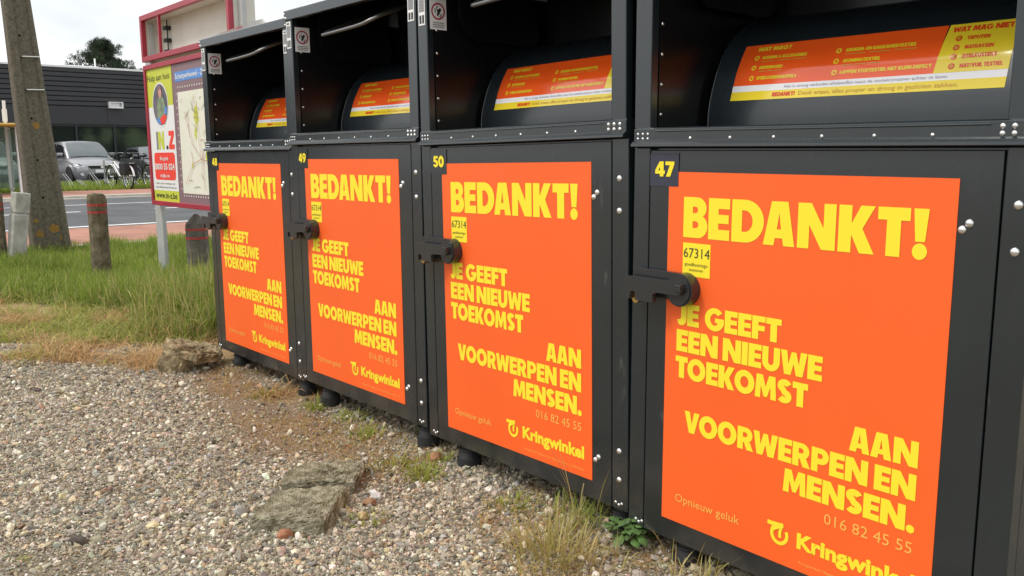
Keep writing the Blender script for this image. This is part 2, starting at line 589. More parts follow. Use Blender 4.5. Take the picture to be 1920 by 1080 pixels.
_bowl_in = [(.28, .565), (.40, .565)] + arc(.40, .67, .10, .105, -90, 90, 8) + [(.28, .775)]
GLY = {
    'E': (.63, [[(0, 0), (.63, 0), (.63, .25), (.30, .25), (.30, .40), (.60, .40), (.60, .61), (.30, .61), (.30, .75), (.63, .75), (.63, 1), (0, 1)]]),
    'F': (.62, [[(0, 0), (.30, 0), (.30, .37), (.59, .37), (.59, .60), (.30, .60), (.30, .75), (.62, .75), (.62, 1), (0, 1)]]),
    'T': (.69, [[(.20, 0), (.50, 0), (.50, .74), (.69, .74), (.69, 1), (0, 1), (0, .74), (.20, .74)]]),
    'I': (.30, [[(0, 0), (.30, 0), (.30, 1), (0, 1)]]),
    'N': (.93, [[(0, 0), (.29, 0), (.29, .52), (.60, 0), (.93, 0), (.93, 1), (.64, 1), (.64, .47), (.33, 1), (0, 1)]]),
    'A': (.83, [[(0, 0), (.285, 0), (.32, .17), (.51, .17), (.545, 0), (.83, 0), (.635, 1), (.205, 1)], [(.36, .37), (.47, .37), (.415, .74)]]),
    'K': (.83, [[(0, 0), (.30, 0), (.30, .38), (.50, 0), (.83, 0), (.55, .52), (.82, 1), (.50, 1), (.30, .62), (.30, 1), (0, 1)]]),
    'M': (1.02, [[(0, 0), (.26, 0), (.28, .52), (.43, .07), (.59, .07), (.74, .52), (.76, 0), (1.02, 0), (.96, 1), (.66, 1), (.51, .50), (.36, 1), (.06, 1)]]),
    'V': (.84, [[(.27, 0), (.57, 0), (.84, 1), (.54, 1), (.42, .42), (.30, 1), (0, 1)]]),
    'W': (1.19, [[(.18, 0), (.47, 0), (.595, .47), (.72, 0), (1.01, 0), (1.19, 1), (.90, 1), (.83, .46), (.70, .96), (.49, .96), (.36, .46), (.29, 1), (0, 1)]]),
    'U': (.83, [[(0, 1), (0, .40)] + arc(.415, .40, .415, .42, 180, 360, 16) + [(.83, 1), (.54, 1), (.54, .38)] + arc(.415, .38, .125, .14, 0, -180, 8) + [(.29, 1)]]),
    'J': (.50, [[(.20, 1), (.50, 1), (.50, .28)] + arc(.21, .29, .29, .31, 0, -118, 12) + [(-.01, .22), (.07, .235), (.16, .25), (.20, .33)]]),
    'O': (1.0, [arc(.5, .5, .5, .52, 0, 354, 30), arc(.5, .5, .205, .25, 0, 352, 22)]),
    'D': (.90, [[(0, 0), (.38, 0)] + arc(.38, .5, .52, .5, -90, 90, 18) + [(0, 1)], [(.29, .25), (.37, .25)] + arc(.37, .5, .22, .25, -90, 90, 12) + [(.29, .75)]]),
    'B': (.74, [[(0, 0), (.45, 0)] + arc(.45, .29, .30, .29, -90, 52, 12) + [(.60, .535)] + arc(.42, .735, .29, .265, -38, 90, 10) + [(0, 1)],
                [(.29, .24), (.38, .24)] + arc(.38, .325, .09, .085, -90, 90, 8) + [(.29, .41)], [(.29, .61), (.37, .61)] + arc(.37, .69, .08, .08, -90, 90, 8) + [(.29, .77)]]),
    'R': (.82, [[(0, 0), (.29, 0), (.29, .33), (.33, .33), (.49, 0), (.82, 0), (.61, .405)] + arc(.43, .67, .33, .33, -48, 90, 12) + [(0, 1)], _bowl_in]),
    'P': (.76, [[(0, 0), (.29, 0), (.29, .33), (.42, .33)] + arc(.42, .665, .34, .335, -90, 90, 14) + [(0, 1)], _bowl_in]),
    'G': (.98, [arc(.5, .5, .5, .52, 40, 348, 26) + [(.98, .57), (.52, .57), (.52, .36), (.67, .36)] + arc(.5, .5, .215, .27, -38, -318, 18)]),
    'S': (.68, [stroke(arc(.345, .725, .200, .145, 18, 258, 16)[:-1] + arc(.335, .287, .208, .155, 84, -150, 16), .134)]),
    '!': (.31, [[(0, 1), (.31, 1), (.255, .34), (.055, .34)], arc(.155, .145, .155, .165, 0, 350, 18)]),
    '.': (.32, [arc(.16, .14, .155, .16, 0, 350, 18)]),
    '&': (.80, [stroke([(.75, .05), (.3, .6)] + arc(.36, .78, .15, .12, 200, -20, 8) + [(.2, .42)] + arc(.33, .27, .2, .17, 150, 330, 8) + [(.72, .45)], .10)]),
    '/': (.45, [[(0, 0), (.2, 0), (.45, 1), (.25, 1)]]),
    '-': (.40, [[(.03, .35), (.37, .35), (.37, .56), (.03, .56)]]),
    'L': (.58, [[(0, 0), (.58, 0), (.58, .25), (.30, .25), (.30, 1), (0, 1)]]),
    'X': (.84, [[(0, 0), (.32, 0), (.42, .26), (.52, 0), (.84, 0), (.60, .50), (.82, 1), (.51, 1), (.42, .75), (.33, 1), (.02, 1), (.24, .50)]]),
    'Z': (.68, [[(0, 0), (.68, 0), (.68, .26), (.36, .26), (.68, .78), (.68, 1), (.02, 1), (.02, .74), (.31, .74), (0, .22)]]),
    'C': (.90, [arc(.5, .5, .5, .52, 42, 318, 24) + arc(.5, .5, .21, .26, -42, -318, 18)]),
    '?': (.62, [stroke([(.05, .80)] + arc(.31, .74, .19, .16, 160, -40, 10) + [(.31, .46), (.31, .34)], .115), arc(.31, .13, .145, .145, 0, 350, 14)]),
    '4': (.76, [[(0, .18), (.37, .18), (.37, 0), (.65, 0), (.65, .18), (.76, .18), (.76, .40), (.65, .40), (.65, 1), (.34, 1), (0, .42)], [(.24, .40), (.37, .40), (.37, .66)]]),
    '7': (.68, [[(0, 1), (.68, 1), (.68, .82), (.38, 0), (.06, 0), (.34, .76), (0, .76)]]),
    '8': (.74, [arc(.37, .29, .37, .31, 148, 392, 18) + arc(.37, .735, .32, .285, -36, 216, 18), arc(.37, .29, .115, .11, 0, 350, 14), arc(.37, .735, .09, .085, 0, 350, 14)]),
    '9': (.76, [arc(.38, .66, .38, .36, 0, 232, 20) + [(.33, .30), (.12, 0), (.46, 0), (.68, .40)] + arc(.38, .66, .38, .36, -32, -2, 4), arc(.38, .67, .13, .13, 0, 350, 14)]),
    '5': (.70, [[(.08, 1), (.64, 1), (.64, .77), (.33, .77), (.32, .65)] + arc(.34, .33, .35, .335, 82, -145, 18) + [(0, .12), (.07, .30)] + arc(.32, .32, .09, .10, -110, 108, 10) + [(.24, .43), (.03, .50)]]),
    '0': (.78, [arc(.39, .5, .39, .52, 0, 354, 26), arc(.39, .5, .12, .24, 0, 352, 18)]),
}
_cache = {}


def curve_to_flat(cu):
    o = bpy.data.objects.new('tmp_text', cu)
    COL.objects.link(o)
    dg = bpy.context.evaluated_depsgraph_get()
    dg.update()
    me = bpy.data.meshes.new_from_object(o.evaluated_get(dg))
    v = np.array([(p.co.x, p.co.y) for p in me.vertices])
    f = [tuple(p.vertices) for p in me.polygons]
    bpy.data.objects.remove(o)
    bpy.data.curves.remove(cu)
    bpy.data.meshes.remove(me)
    return v, f


KERN = {'DA': -.045, 'AN': .03, 'NK': .03, 'KT': .015, 'T!': .03, 'ED': .025, 'RW': -.05, 'VO': -.05, 'TO': -.045, 'OO': -.015, 'OR': .01, 'KO': -.035, 'OM': -.005, 'ST': -.01, 'AA': .0, 'WE': -.005, 'WA': -.07, 'AT': -.07, 'TA': -.06}


def heavy(s, track=.035, space=.30):
    """flat outline of a word in heavy capitals; cap height 1, starts at x = 0"""
    if ('h', s) in _cache: return _cache[('h', s)]
    cu = bpy.data.curves.new('tmp', 'CURVE')
    cu.dimensions = '2D'
    cu.fill_mode = 'BOTH'
    x = 0
    for i, ch in enumerate(s):
        if ch == ' ':
            x += space
            continue
        w, polys = GLY[ch]
        for pl in polys:
            sp = cu.splines.new('POLY')
            sp.points.add(len(pl) - 1)
            for q, (a, b) in zip(sp.points, pl): q.co = (a + x, b, 0, 1)
            sp.use_cyclic_u = True
        x += w + track + KERN.get(ch + s[i + 1:i + 2], 0)
    _cache[('h', s)] = curve_to_flat(cu)
    return _cache[('h', s)]


def plain(s, bold=0.0, res=2, shear=0.0):
    if ('p', s, bold, shear) in _cache: return _cache[('p', s, bold, shear)]
    cu = bpy.data.curves.new('tmp', 'FONT')
    cu.body = s
    cu.size = 1.4
    cu.offset = bold
    cu.shear = shear
    cu.resolution_u = res
    cu.fill_mode = 'FRONT'
    _cache[('p', s, bold, shear)] = curve_to_flat(cu)
    return _cache[('p', s, bold, shear)]


def cap_of(bold):
    v, _ = plain('H', bold)
    return v[:, 1].min(), v[:, 1].max()


def put(mb, flat, x0, x1, zb, cap, fn, mi=0, base=None):
    """lay a flat word into mb: left x0, right x1 (None keeps the natural width), baseline zb, cap height cap"""
    v, f = flat
    lo, hi = base if base else (0.0, 1.0)
    sz = cap / (hi - lo)
    a, b = v[:, 0].min(), v[:, 0].max()
    sx = sz if x1 is None else (x1 - x0) / (b - a)
    P = [fn(x0 + (p[0] - a) * sx, zb + (p[1] - lo) * sz) for p in v]
    mb.add(P, f, mi)


def ell(cx, cz, rx, rz, n=28):
    return [(cx + rx * math.cos(2 * math.pi * i / n), cz + rz * math.sin(2 * math.pi * i / n)) for i in range(n)]


def rrect(x0, x1, z0, z1, r_, n=5):
    return arc(x1 - r_, z0 + r_, r_, r_, -90, 0, n) + arc(x1 - r_, z1 - r_, r_, r_, 0, 90, n) + arc(x0 + r_, z1 - r_, r_, r_, 90, 180, n) + arc(x0 + r_, z0 + r_, r_, r_, 180, 270, n)


def flat_poly(mb, pts, fn, mi=0):
    mb.add([fn(x, z) for x, z in pts], [tuple(range(len(pts)))], mi)

# ------------------------------------------------------------------ terrain
GX = [-90, -34, -31, -28.5, -22, -20, -13, -8, 30]
GZ = [.20, .22, .34, .34, .30, .27, .12, 0, 0]


def G(x):
    return float(np.interp(x, GX, GZ))


def edge_gravel(y):      # x of the edge where the gravel gives way to dry grass
    return np.interp(y, [-3, 0.6, 1.13, 1.5, 1.84, 2.4], [-9.0, -7.6, -6.75, -5.75, -5.2, -5.0])


def edge_green(y):       # x of the edge where the tall green grass starts
    return np.interp(y, [-3, 1.0, 1.5, 2.0, 2.4, 3.0], [-11.5, -10.2, -8.9, -7.1, -5.95, -5.7])


def vnoise(x, y, s, seed=0):
    """smooth value noise on arrays"""
    r0 = np.random.default_rng(seed)
    T = r0.random((64, 64))
    xs, ys = np.asarray(x) * s + 1000, np.asarray(y) * s + 1000
    xi, yi = np.floor(xs).astype(int), np.floor(ys).astype(int)
    fx, fy = xs - xi, ys - yi
    fx, fy = fx * fx * (3 - 2 * fx), fy * fy * (3 - 2 * fy)
    g = lambda a, b: T[a % 64, b % 64]
    return (g(xi, yi) * (1 - fx) + g(xi + 1, yi) * fx) * (1 - fy) + (g(xi, yi + 1) * (1 - fx) + g(xi + 1, yi + 1) * fx) * fy


def fbm(x, y, s, seed=0):
    return (vnoise(x, y, s, seed) + .5 * vnoise(x, y, s * 2.1, seed + 1) + .25 * vnoise(x, y, s * 4.3, seed + 2)) / 1.75


def build_ground():
    xs = np.concatenate([np.linspace(-90, -34, 12), np.linspace(-33, -13, 24)[0:], np.arange(-12.9, -1.0, .07), np.linspace(-1, 30, 14)])
    xs = np.unique(np.round(xs, 3))
    ys = np.unique(np.round(np.concatenate([np.linspace(-40, -1, 16), np.arange(-.9, 5.2, .07), np.linspace(5.3, 60, 18)]), 3))
    X, Y = np.meshgrid(xs, ys, indexing='ij')
    near = (X > -12.8) & (X < 0) & (Y > -1) & (Y < 5)
    Z = np.interp(X, GX, GZ) + np.where(near, np.clip((Y - 1.9) / .3, 0, 1) * (X > -5.7) * .016 + (fbm(X, Y, 1.1, 3) - .5) * .035 + (fbm(X, Y, 6, 9) - .5) * .012, 0) - .012
    V = np.stack([X, Y, Z], -1).reshape(-1, 3)
    # colour of the soil itself: grit, brown dirt along the containers, straw thatch, turf soil
    grit = np.array([.245, .215, .160])
    dirt = np.array([.235, .172, .112])
    straw = np.array([.330, .225, .120])
    turf = np.array([.125, .125, .045])
    x, y = V[:, 0], V[:, 1]
    n1 = fbm(x, y, 1.6, 21)
    grit = grit * np.clip(1.25 - .7 * fbm(x, y, 1.7, 71), .6, 1.1)[:, None] + np.array([.03, .018, 0]) * fbm(x, y, 1.7, 71)[:, None]
    d_gr = edge_gravel(y) - x + (n1 - .5) * 4.5
    d_gn = edge_green(y) - x + (fbm(x, y, 1.2, 33) - .5) * 6.5
    a = np.clip(d_gr / .35 + .5, 0, 1)[:, None]
    b = np.clip(d_gn / .5 + .5, 0, 1)[:, None]
    dd = np.clip(1.5 - np.abs(y - 1.84 + .24 * (x + 4)) / .34, 0, 1) * np.clip((fbm(x, y, 2.0, 5) - .22) * 3.4, 0, 1) * np.clip((-2.75 - x) / .35, 0, 1) * (x > -6.5)
    c = grit * (1 - dd[:, None]) + dirt * dd[:, None]
    c = c * (1 - a) + straw * a
    c = c * (1 - b) + turf * b
    nx, ny = len(xs), len(ys)
    i, j = np.meshgrid(np.arange(nx - 1), np.arange(ny - 1), indexing='ij')
    q = np.stack([i * ny + j, (i + 1) * ny + j, (i + 1) * ny + j + 1, i * ny + j + 1], -1).reshape(-1, 4)
    o = np_mesh('ground', V, q.ravel(), np.arange(len(q)) * 4, np.full(len(q), 4), M['ground'], c, True)
    return tag(o, 'gravel lot with brown dirt and turf towards the road', 'ground', kind='structure')


build_ground()


def strip(name, x0, x1, lift, material, label, cat, y0=-40, y1=60, n=6):
    """a sheet along the road that follows the fall of the land"""
    xs = np.linspace(x0, x1, n)
    v, f = [], []
    for x in xs:
        v += [(x, y0, G(x) + lift), (x, y1, G(x) + lift)]
    for i in range(n - 1):
        f.append((2 * i, 2 * i + 1, 2 * i + 3, 2 * i + 2) if x0 > x1 else (2 * i, 2 * i + 2, 2 * i + 3, 2 * i + 1))
    mb = MB()
    mb.add(v, f)
    return tag(mb.build(name, material), label, cat, kind='structure')


strip('road', -22.9, -15.35, .004, M['asphalt'], 'grey asphalt road crossing behind the grass verge', 'road')
strip('bicycle_path', -15.35, -12.95, .006, M['pink'], 'pale red paved path on the near side of the road', 'path')
strip('verge_edging', -12.95, -12.72, .016, M['kerb'], 'thin grey concrete edging between verge and red path', 'kerb')
strip('far_path', -26.7, -23.5, .05, M['pink'], 'red paved path on the far side of the road', 'path')
kb = MB()
kb.box(-23.5, -23.1, -40, 60, G(-23.3) - .1, G(-23.3) + .07)
kb.box(-23.1, -22.9, -40, 60, G(-23) - .1, G(-23) + .02)
tag(kb.build('far_kerb', M['kerb'], bevel=.012), 'pale concrete kerb along the far side of the road', 'kerb', kind='structure')
strip('parking_lot', -60, -33.0, .03, M['asphalt'], 'grey parking area in front of the black building', 'parking area')
mk = MB()


def mark(x0, x1, y0, y1):
    z0, z1 = G(x0) + .009, G(x1) + .009
    mk.add([(x0, y0, z0), (x1, y0, z1), (x1, y1, z1), (x0, y1, z0)], [(0, 1, 2, 3)])


mark(-15.62, -15.47, -40, 60)
mark(-20.62, -20.50, -40, 60)
for k in range(-14, 16):
    mark(-18.74, -18.60, 3.35 + k * 2.75, 4.70 + k * 2.75)
tag(mk.build('road_marking', M['marking']), 'white edge lines and centre dashes painted on the road', 'road marking', kind='structure')

# ------------------------------------------------------------------ collection containers
# local frame: origin at the poster's top left corner on the front face, x right, y into the container, z up
BASE = Vector((.43, .5, -1.25))
MC = {}


def cpart(name, builder, mats, parent, bevel=0.0, key=None):
    k = key or name
    if k not in MC:
        mb = MB(BASE)
        builder(mb)
        MC[k] = mb.mesh(name, mats)
    return link_mesh(name, MC[k], parent, bevel)


XL, XLi, XRi, XR = -.145, -.077, .951, 1.027
ZB, ZS = -1.159, .072


def B(*boxes):
    def f(b):
        for q in boxes: b.box(*q)
    return f


FRAME = [('corner_post', 'cp1', B((XL, XLi - .004, 0, .05, ZB, ZS))), ('corner_post', 'cp2', B((XRi + .004, XR, 0, .05, ZB, ZS))),
         ('side_wall', 'sw1', B((XL, XL + .006, .05, 1.1, ZB, .70))), ('side_wall', 'sw2', B((XR - .006, XR, .05, 1.1, ZB, .70))),
         ('back_wall', 'bw', B((XL + .006, XR - .006, 1.094, 1.1, ZB, .78))), ('floor_plate', 'fp', B((XL + .006, XR - .006, .05, 1.094, ZB, ZB + .006))),
         ('inner_panel', 'ip', B((XLi - .004, XRi + .004, .022, .03, ZB + .006, ZS))),
         ('upper_post', 'up1', B((XL - .003, -.083, .001, .034, .128, .690))), ('upper_post', 'up2', B((.950, 1.014, .001, .034, .128, .690)))]


def b_fascia(b):
    b.prism_x([(-.006, .690), (-.006, .734), (.0, .739), (.012, .741), (.012, .734), (.002, .728), (.002, .690)], XL - .006, 1.020)
    b.box(XL - .006, 1.020, .0025, .03, .690, .696)


def b_roof(b):
    pr = [(.013, .737), (.335, .872), (.40, .880), (1.10, .815), (1.10, .808), (.40, .872), (.338, .864), (.015, .730)]
    b.prism_x(pr, XL - .002, 1.016)


SIDE = [(.04, .70), (.04, .742), (.336, .862), (.40, .871), (1.09, .807), (1.09, .70)]
LINING = [('side_lining', 'li1', B((-.0845, -.0815, .036, .66, .128, .70))), ('side_lining', 'li2', B((.9485, .9515, .036, .66, .128, .70))),
          ('back_lining', 'li3', B((-.0815, .9485, .655, .66, .128, .86))), ('ledge', 'li4', B((-.0815, .9485, .034, .655, .118, .128))),
          ('ceiling_lining', 'li5', lambda b: b.prism_x([(.034, .720), (.335, .850), (.64, .835), (.64, .83), (.335, .845), (.034, .715)], -.0815, .9485))]


PROF = [(.250, .128), (.2505, .165), (.253, .188), (.2575, .214), (.270, .255), (.286, .300), (.309, .345), (.336, .387), (.380, .427), (.431, .458), (.49, .482), (.56, .497)]
_s = [0]
for _i in range(1, len(PROF)):
    _s.append(_s[-1] + math.hypot(PROF[_i][0] - PROF[_i - 1][0], PROF[_i][1] - PROF[_i - 1][1]))


def drum_pt(x, t, lift=0.0):
    """point on the drum face; t runs up the curve from the sticker's lower edge"""
    s = t + _s[3]
    y, z = np.interp(s, _s, [p[0] for p in PROF]), np.interp(s, _s, [p[1] for p in PROF])
    e = .004
    dy = np.interp(s + e, _s, [p[0] for p in PROF]) - np.interp(s - e, _s, [p[0] for p in PROF])
    dz = np.interp(s + e, _s, [p[1] for p in PROF]) - np.interp(s - e, _s, [p[1] for p in PROF])
    q = math.hypot(dy, dz)
    return (x, y - lift * dz / q, z + lift * dy / q)


def b_drum(b):
    n = 30
    pr = []
    for i in range(n + 1):
        s = _s[-1] * i / n
        pr.append((np.interp(s, _s, [p[0] for p in PROF]), np.interp(s, _s, [p[1] for p in PROF])))
    v = [(-.06, y, z) for y, z in pr] + [(.93, y, z) for y, z in pr]
    b.add(v, [(i, n + 1 + i, n + 2 + i, i + 1) for i in range(n)], 0, True)
    b.add([(-.06, y, z) for y, z in pr] + [(-.06, .56, .128)], [tuple(range(n + 2))], 0)
    b.add([(.93, y, z) for y, z in pr] + [(.93, .56, .128)], [tuple(range(n + 2))], 0)
    b.tube([(-.06, y - .001, z + .001) for y, z in pr[:-4]], .0028, 6)


def b_cheek(x):
    pr = [(.13, .76), (.135, .58), (.16, .53), (.21, .50), (.50, .492), (.535, .50), (.556, .52), (.56, .55), (.50, .80)]
    return lambda b: b.prism_x(pr, x, x + .006)


def b_flap(b):
    b.prism_x([(.60, .47), (.60, .84), (.606, .84), (.606, .47), (.58, .452), (.574, .457)], -.03, .90)


def b_handle(b):
    pts = [(.205, .45, .77), (.205, .050, .606), (.212, .012, .586), (.235, .004, .583), (.32, .0, .584), (.43, -.002, .586), (.54, .0, .590), (.60, .004, .596), (.635, .014, .606), (.655, .050, .626), (.66, .45, .78)]
    b.tube(pts, .0085, 10)


def b_sill(b):
    pr = [(.034, .1315), (.0, .1315), (-.006, .127), (-.006, .0925), (-.014, .0885), (-.021, .082), (-.022, .0745), (-.018, .073), (-.004, .0735), (.034, .0735)]
    b.prism_x(pr, XL + .003, 1.022)
    b.prism_x([(-.0062, .1235), (-.0085, .1215), (-.0085, .1195), (-.0062, .1175)], -.05, .92)


def b_door(b):
    b.box(XLi, XRi, 0, .021, ZB + .001, .064)


SILL_R = [((x, -.006, .0985), (0, -1, 0), .0050) for x in (.079, .220, .3625, .506, .6485, .7915)]
SILL_R += [((x, -.006, z), (0, -1, 0), .0044) for x in (-.126, -.106, -.086) for z in (.098, .112)]
SILL_R += [((x, -.006, z), (0, -1, 0), .0064) for x in (.945, .970, .995) for z in (.100, .116)]
BODY_R = [((-.0815, .048, z), (1, 0, 0), .0058) for z in (.623, .533, .442, .352, .262, .172)]
BODY_R += [((.9485, .048, z), (-1, 0, 0), .0058) for z in (.352, .262, .172)]
BODY_R += [((x, -.006, z), (0, -1, 0), .0052) for x, z in ((-.142, .722), (-.138, .702), (-.126, .700), (1.012, .722), (1.008, .702), (.996, .700))]
BODY_R += [((.988, 0, z), (0, -1, 0), .0108) for z in (-.055, -.158, -.956, -1.055)]
BODY_R += [((x, 0, z), (0, -1, 0), .0058) for x, z in ((.972, -1.1365), (.986, -1.1425), (.9995, -1.1365), (-.112, -1.1365), (-.099, -1.1425), (-.0855, -1.1365))]
DOOR_R = [((x, 0, z), (0, -1, 0), .0102) for x, z in ((.887, -.101), (.8715, -.1165), (.8905, -1.001), (.8755, -1.014))]


def rivets(name, rows, parent):
    for c, d, r_ in rows:
        k = '%s%.4f%s' % (name, r_, d)
        if k not in MC:
            mb = MB()
            mb.dome((0, 0, 0), d, r_)
            MC[k] = mb.mesh(name, M['rivet'])
        link_mesh(name, MC[k], parent).location = Vector(c) - BASE


def fz(y):
    return lambda x, z: (x, y, z)


def b_poster(b):
    b.add([(0, -.0016, 0), (.860, -.0016, 0), (.860, -.0016, -1.0905), (0, -.0016, -1.0905)][::-1], [(0, 1, 2, 3)])
    b.box(0, .860, -.0015, -.0002, -1.0905, 0)


F26 = lambda x, z: (x, -.0026, z)


def b_head(b):
    put(b, heavy('BEDANKT!'), .0600, .7960, -.1920, .1195, F26)


def b_slogan_a(b):
    put(b, heavy('JE GEEFT', space=.27), .0450, .4105, -.4590, .0660, F26)
    put(b, heavy('EEN NIEUWE', space=.22), .0445, .5395, -.5410, .0670, F26)
    put(b, heavy('TOEKOMST'), .0430, .5005, -.6235, .0670, F26)


def b_slogan_b(b):
    put(b, heavy('AAN'), .6270, .8085, -.7050, .0665, F26)
    put(b, heavy('VOORWERPEN EN', space=.22), .0835, .8080, -.7890, .0665, F26)
    put(b, heavy('MENSEN.'), .4370, .8110, -.8725, .0665, F26)


CAPB = {}


def put_plain(b, s, x0, x1, zb, cap, f, mi=0, bold=0.0, shear=0.0):
    if bold not in CAPB: CAPB[bold] = cap_of(bold)
    put(b, plain(s, bold, shear=shear), x0, x1, zb, cap, f, mi, CAPB[bold])


def b_phone(b): put_plain(b, '016 82 45 55', .5665, .8080, -.9270, .0295, F26)


def b_tagline(b): put_plain(b, 'Opnieuw geluk', .0545, .2955, -1.0215, .0255, F26)


def b_address(b): put_plain(b, 'Kringwinkel Hageland vzw, Nijverheidslaan 2, 3290 Diest', .497, .822, -1.0665, .0072, F26)


def b_shopname(b): put_plain(b, 'Kringwinkel', .4880, .8220, -1.0250, .0460, F26, 0, .060)


def b_logo(b):
    ring = arc(.4320, -1.0030, .0245, .0265, 28, -232, 26)
    flat_poly_strip(b, ring, .0052, F26)
    flat_poly_strip(b, [(.4345, -1.013), (.4335, -.998), (.4365, -.985), (.4410, -.975)], .0046, fz(-.0029))
    flat_poly_strip(b, [(.3925, -.9765), (.4050, -.9775), (.4360, -.9755), (.4445, -.9735)], .0060, fz(-.0032))
    flat_poly_strip(b, [(.4400, -.9755), (.4280, -.9830), (.4185, -.9885), (.4130, -.9930)], .0048, fz(-.0035))


def flat_poly_strip(b, pts, hw, f):
    o = stroke(pts, hw)
    n = len(pts)
    b.add([f(x, z) for x, z in o], [(i, i + 1, 2 * n - 2 - i, 2 * n - 1 - i) for i in range(n - 1)])


def b_appr(b):
    b.box(.0605, .1620, -.0029, -.0017, -.3080, -.2085)


def b_apprtext(b):
    f = fz(-.0036)
    put_plain(b, '67314', .0640, .1600, -.2520, .0285, f)
    put_plain(b, 'goedkeurings-', .0680, .1565, -.2765, .0100, f)
    put_plain(b, 'nummer', .0860, .1390, -.2920, .0090, f)


def b_plate(b):
    b.box(-.0755, .0355, -.0030, -.0003, -.0435, .0545)


def b_latch(b):
    # round boss on the door
    b.prism_y(ell(.0790, -.3475, .050, .050, 32), -.040, -.0005, 0, True)
    b.prism_y(ell(.0790, -.3475, .044, .044, 32), -.045, -.040, 0, True)
    # backing strip between the boss and the post
    b.prism_y([(-.118, -.2985), (.079, -.2995), (.079, -.385), (-.02, -.381), (-.118, -.372)], -.026, -.008)
    # hasp: long bar with a drop lug and a notch for the lock
    hasp = [(-.130, -.326), (-.126, -.3215), (.092, -.3215), (.106, -.327), (.108, -.336), (.106, -.351), (.094, -.360), (.012, -.361), (-.004, -.366), (-.004, -.394), (-.074, -.394)] + arc(-.086, -.378, .012, .012, 0, 180, 6) + [(-.098, -.392), (-.130, -.396)]
    b.prism_y(hasp, -.062, -.046)
    b.box(.083, .106, -.0665, -.062, -.349, -.328)
    b.box(-.128, -.085, -.047, -.020, -.345, -.330)
    b.box(.060, .095, -.0475, -.040, -.352, -.332)


def b_lock(b):
    b.prism_y(ell(-.090, -.388, .015, .019, 18), -.045, -.012, 0, True)


def b_foot(b):
    b.lathe((0, 0, 0), [(.033, .10), (.033, .040)], 24)
    b.lathe((0, 0, 0), [(.034, .040), (.044, .011)], 24)
    b.lathe((0, 0, 0), [(.051, .011), (.051, -.036)], 24)
    b.lathe((0, 0, 0), [(.039, .052), (.039, .044)], 24)


def b_proh(b):
    # on the left cheek: x = const, y runs into the container
    f = lambda y, z: (-.0803, y, z)
    b.add([f(.016, .535), f(.097, .535), f(.097, .655), f(.016, .655)], [(0, 1, 2, 3)], 0)
    o, n_ = ell(.0565, .607, .0335, .0335, 30), ell(.0565, .607, .0265, .0265, 30)
    g = lambda y, z: (-.0799, y, z)
    b.add([g(*p) for p in o] + [g(*p) for p in n_], [(i, (i + 1) % 30, 30 + (i + 1) % 30, 30 + i) for i in range(30)], 1)
    # a figure climbing into a flap, in black and grey
    flat_poly(b, [(.047, .616), (.056, .614), (.068, .622), (.072, .612), (.066, .604), (.063, .596), (.052, .586), (.050, .594), (.053, .604)], g, 2)
    flat_poly(b, ell(.050, .624, .0048, .0048, 12), g, 2)
    flat_poly(b, [(.060, .586), (.070, .582), (.075, .596), (.071, .600)], g, 3)
    flat_poly(b, [(.040, .600), (.046, .602), (.044, .622), (.038, .618)], g, 3)
    for k, (a, c) in enumerate(((.030, .086), (.028, .088), (.030, .084))):
        flat_poly(b, [(a, .560 - k * .008), (c, .560 - k * .008), (c, .564 - k * .008), (a, .564 - k * .008)], g, 3)


def maker(b, x0, x1, z0, z1):
    def r(a, c, d, e, y, mi): b.box(a, c, y, y + .0006, d, e, mi)
    r(x0, x1, z0, z1, -.0004, 0)
    w = x1 - x0
    h = z1 - z0
    r(x0 + .005, x1 - .005, z0 + h * .40, z1 - h * .16, -.0008, 1)
    r(x0 + .008, x1 - .014, z1 - h * .11, z1 - h * .05, -.0008, 2)
    r(x0 + .006, x0 + w * .44, z0 + h * .05, z0 + h * .30, -.0008, 2)
    r(x0 + w * .56, x1 - .006, z0 + h * .05, z0 + h * .30, -.0008, 2)
    for k in range(4):
        r(x0 + .008, x1 - .010 - (k % 2) * .006, z0 + h * (.46 + .09 * k), z0 + h * (.485 + .09 * k), -.0011, 3)


def b_maker_a(b): maker(b, -.137, -.091, .552, .682)


def b_maker_b(b): maker(b, .957, 1.003, .562, .676)


STW = ((.020, .832),)


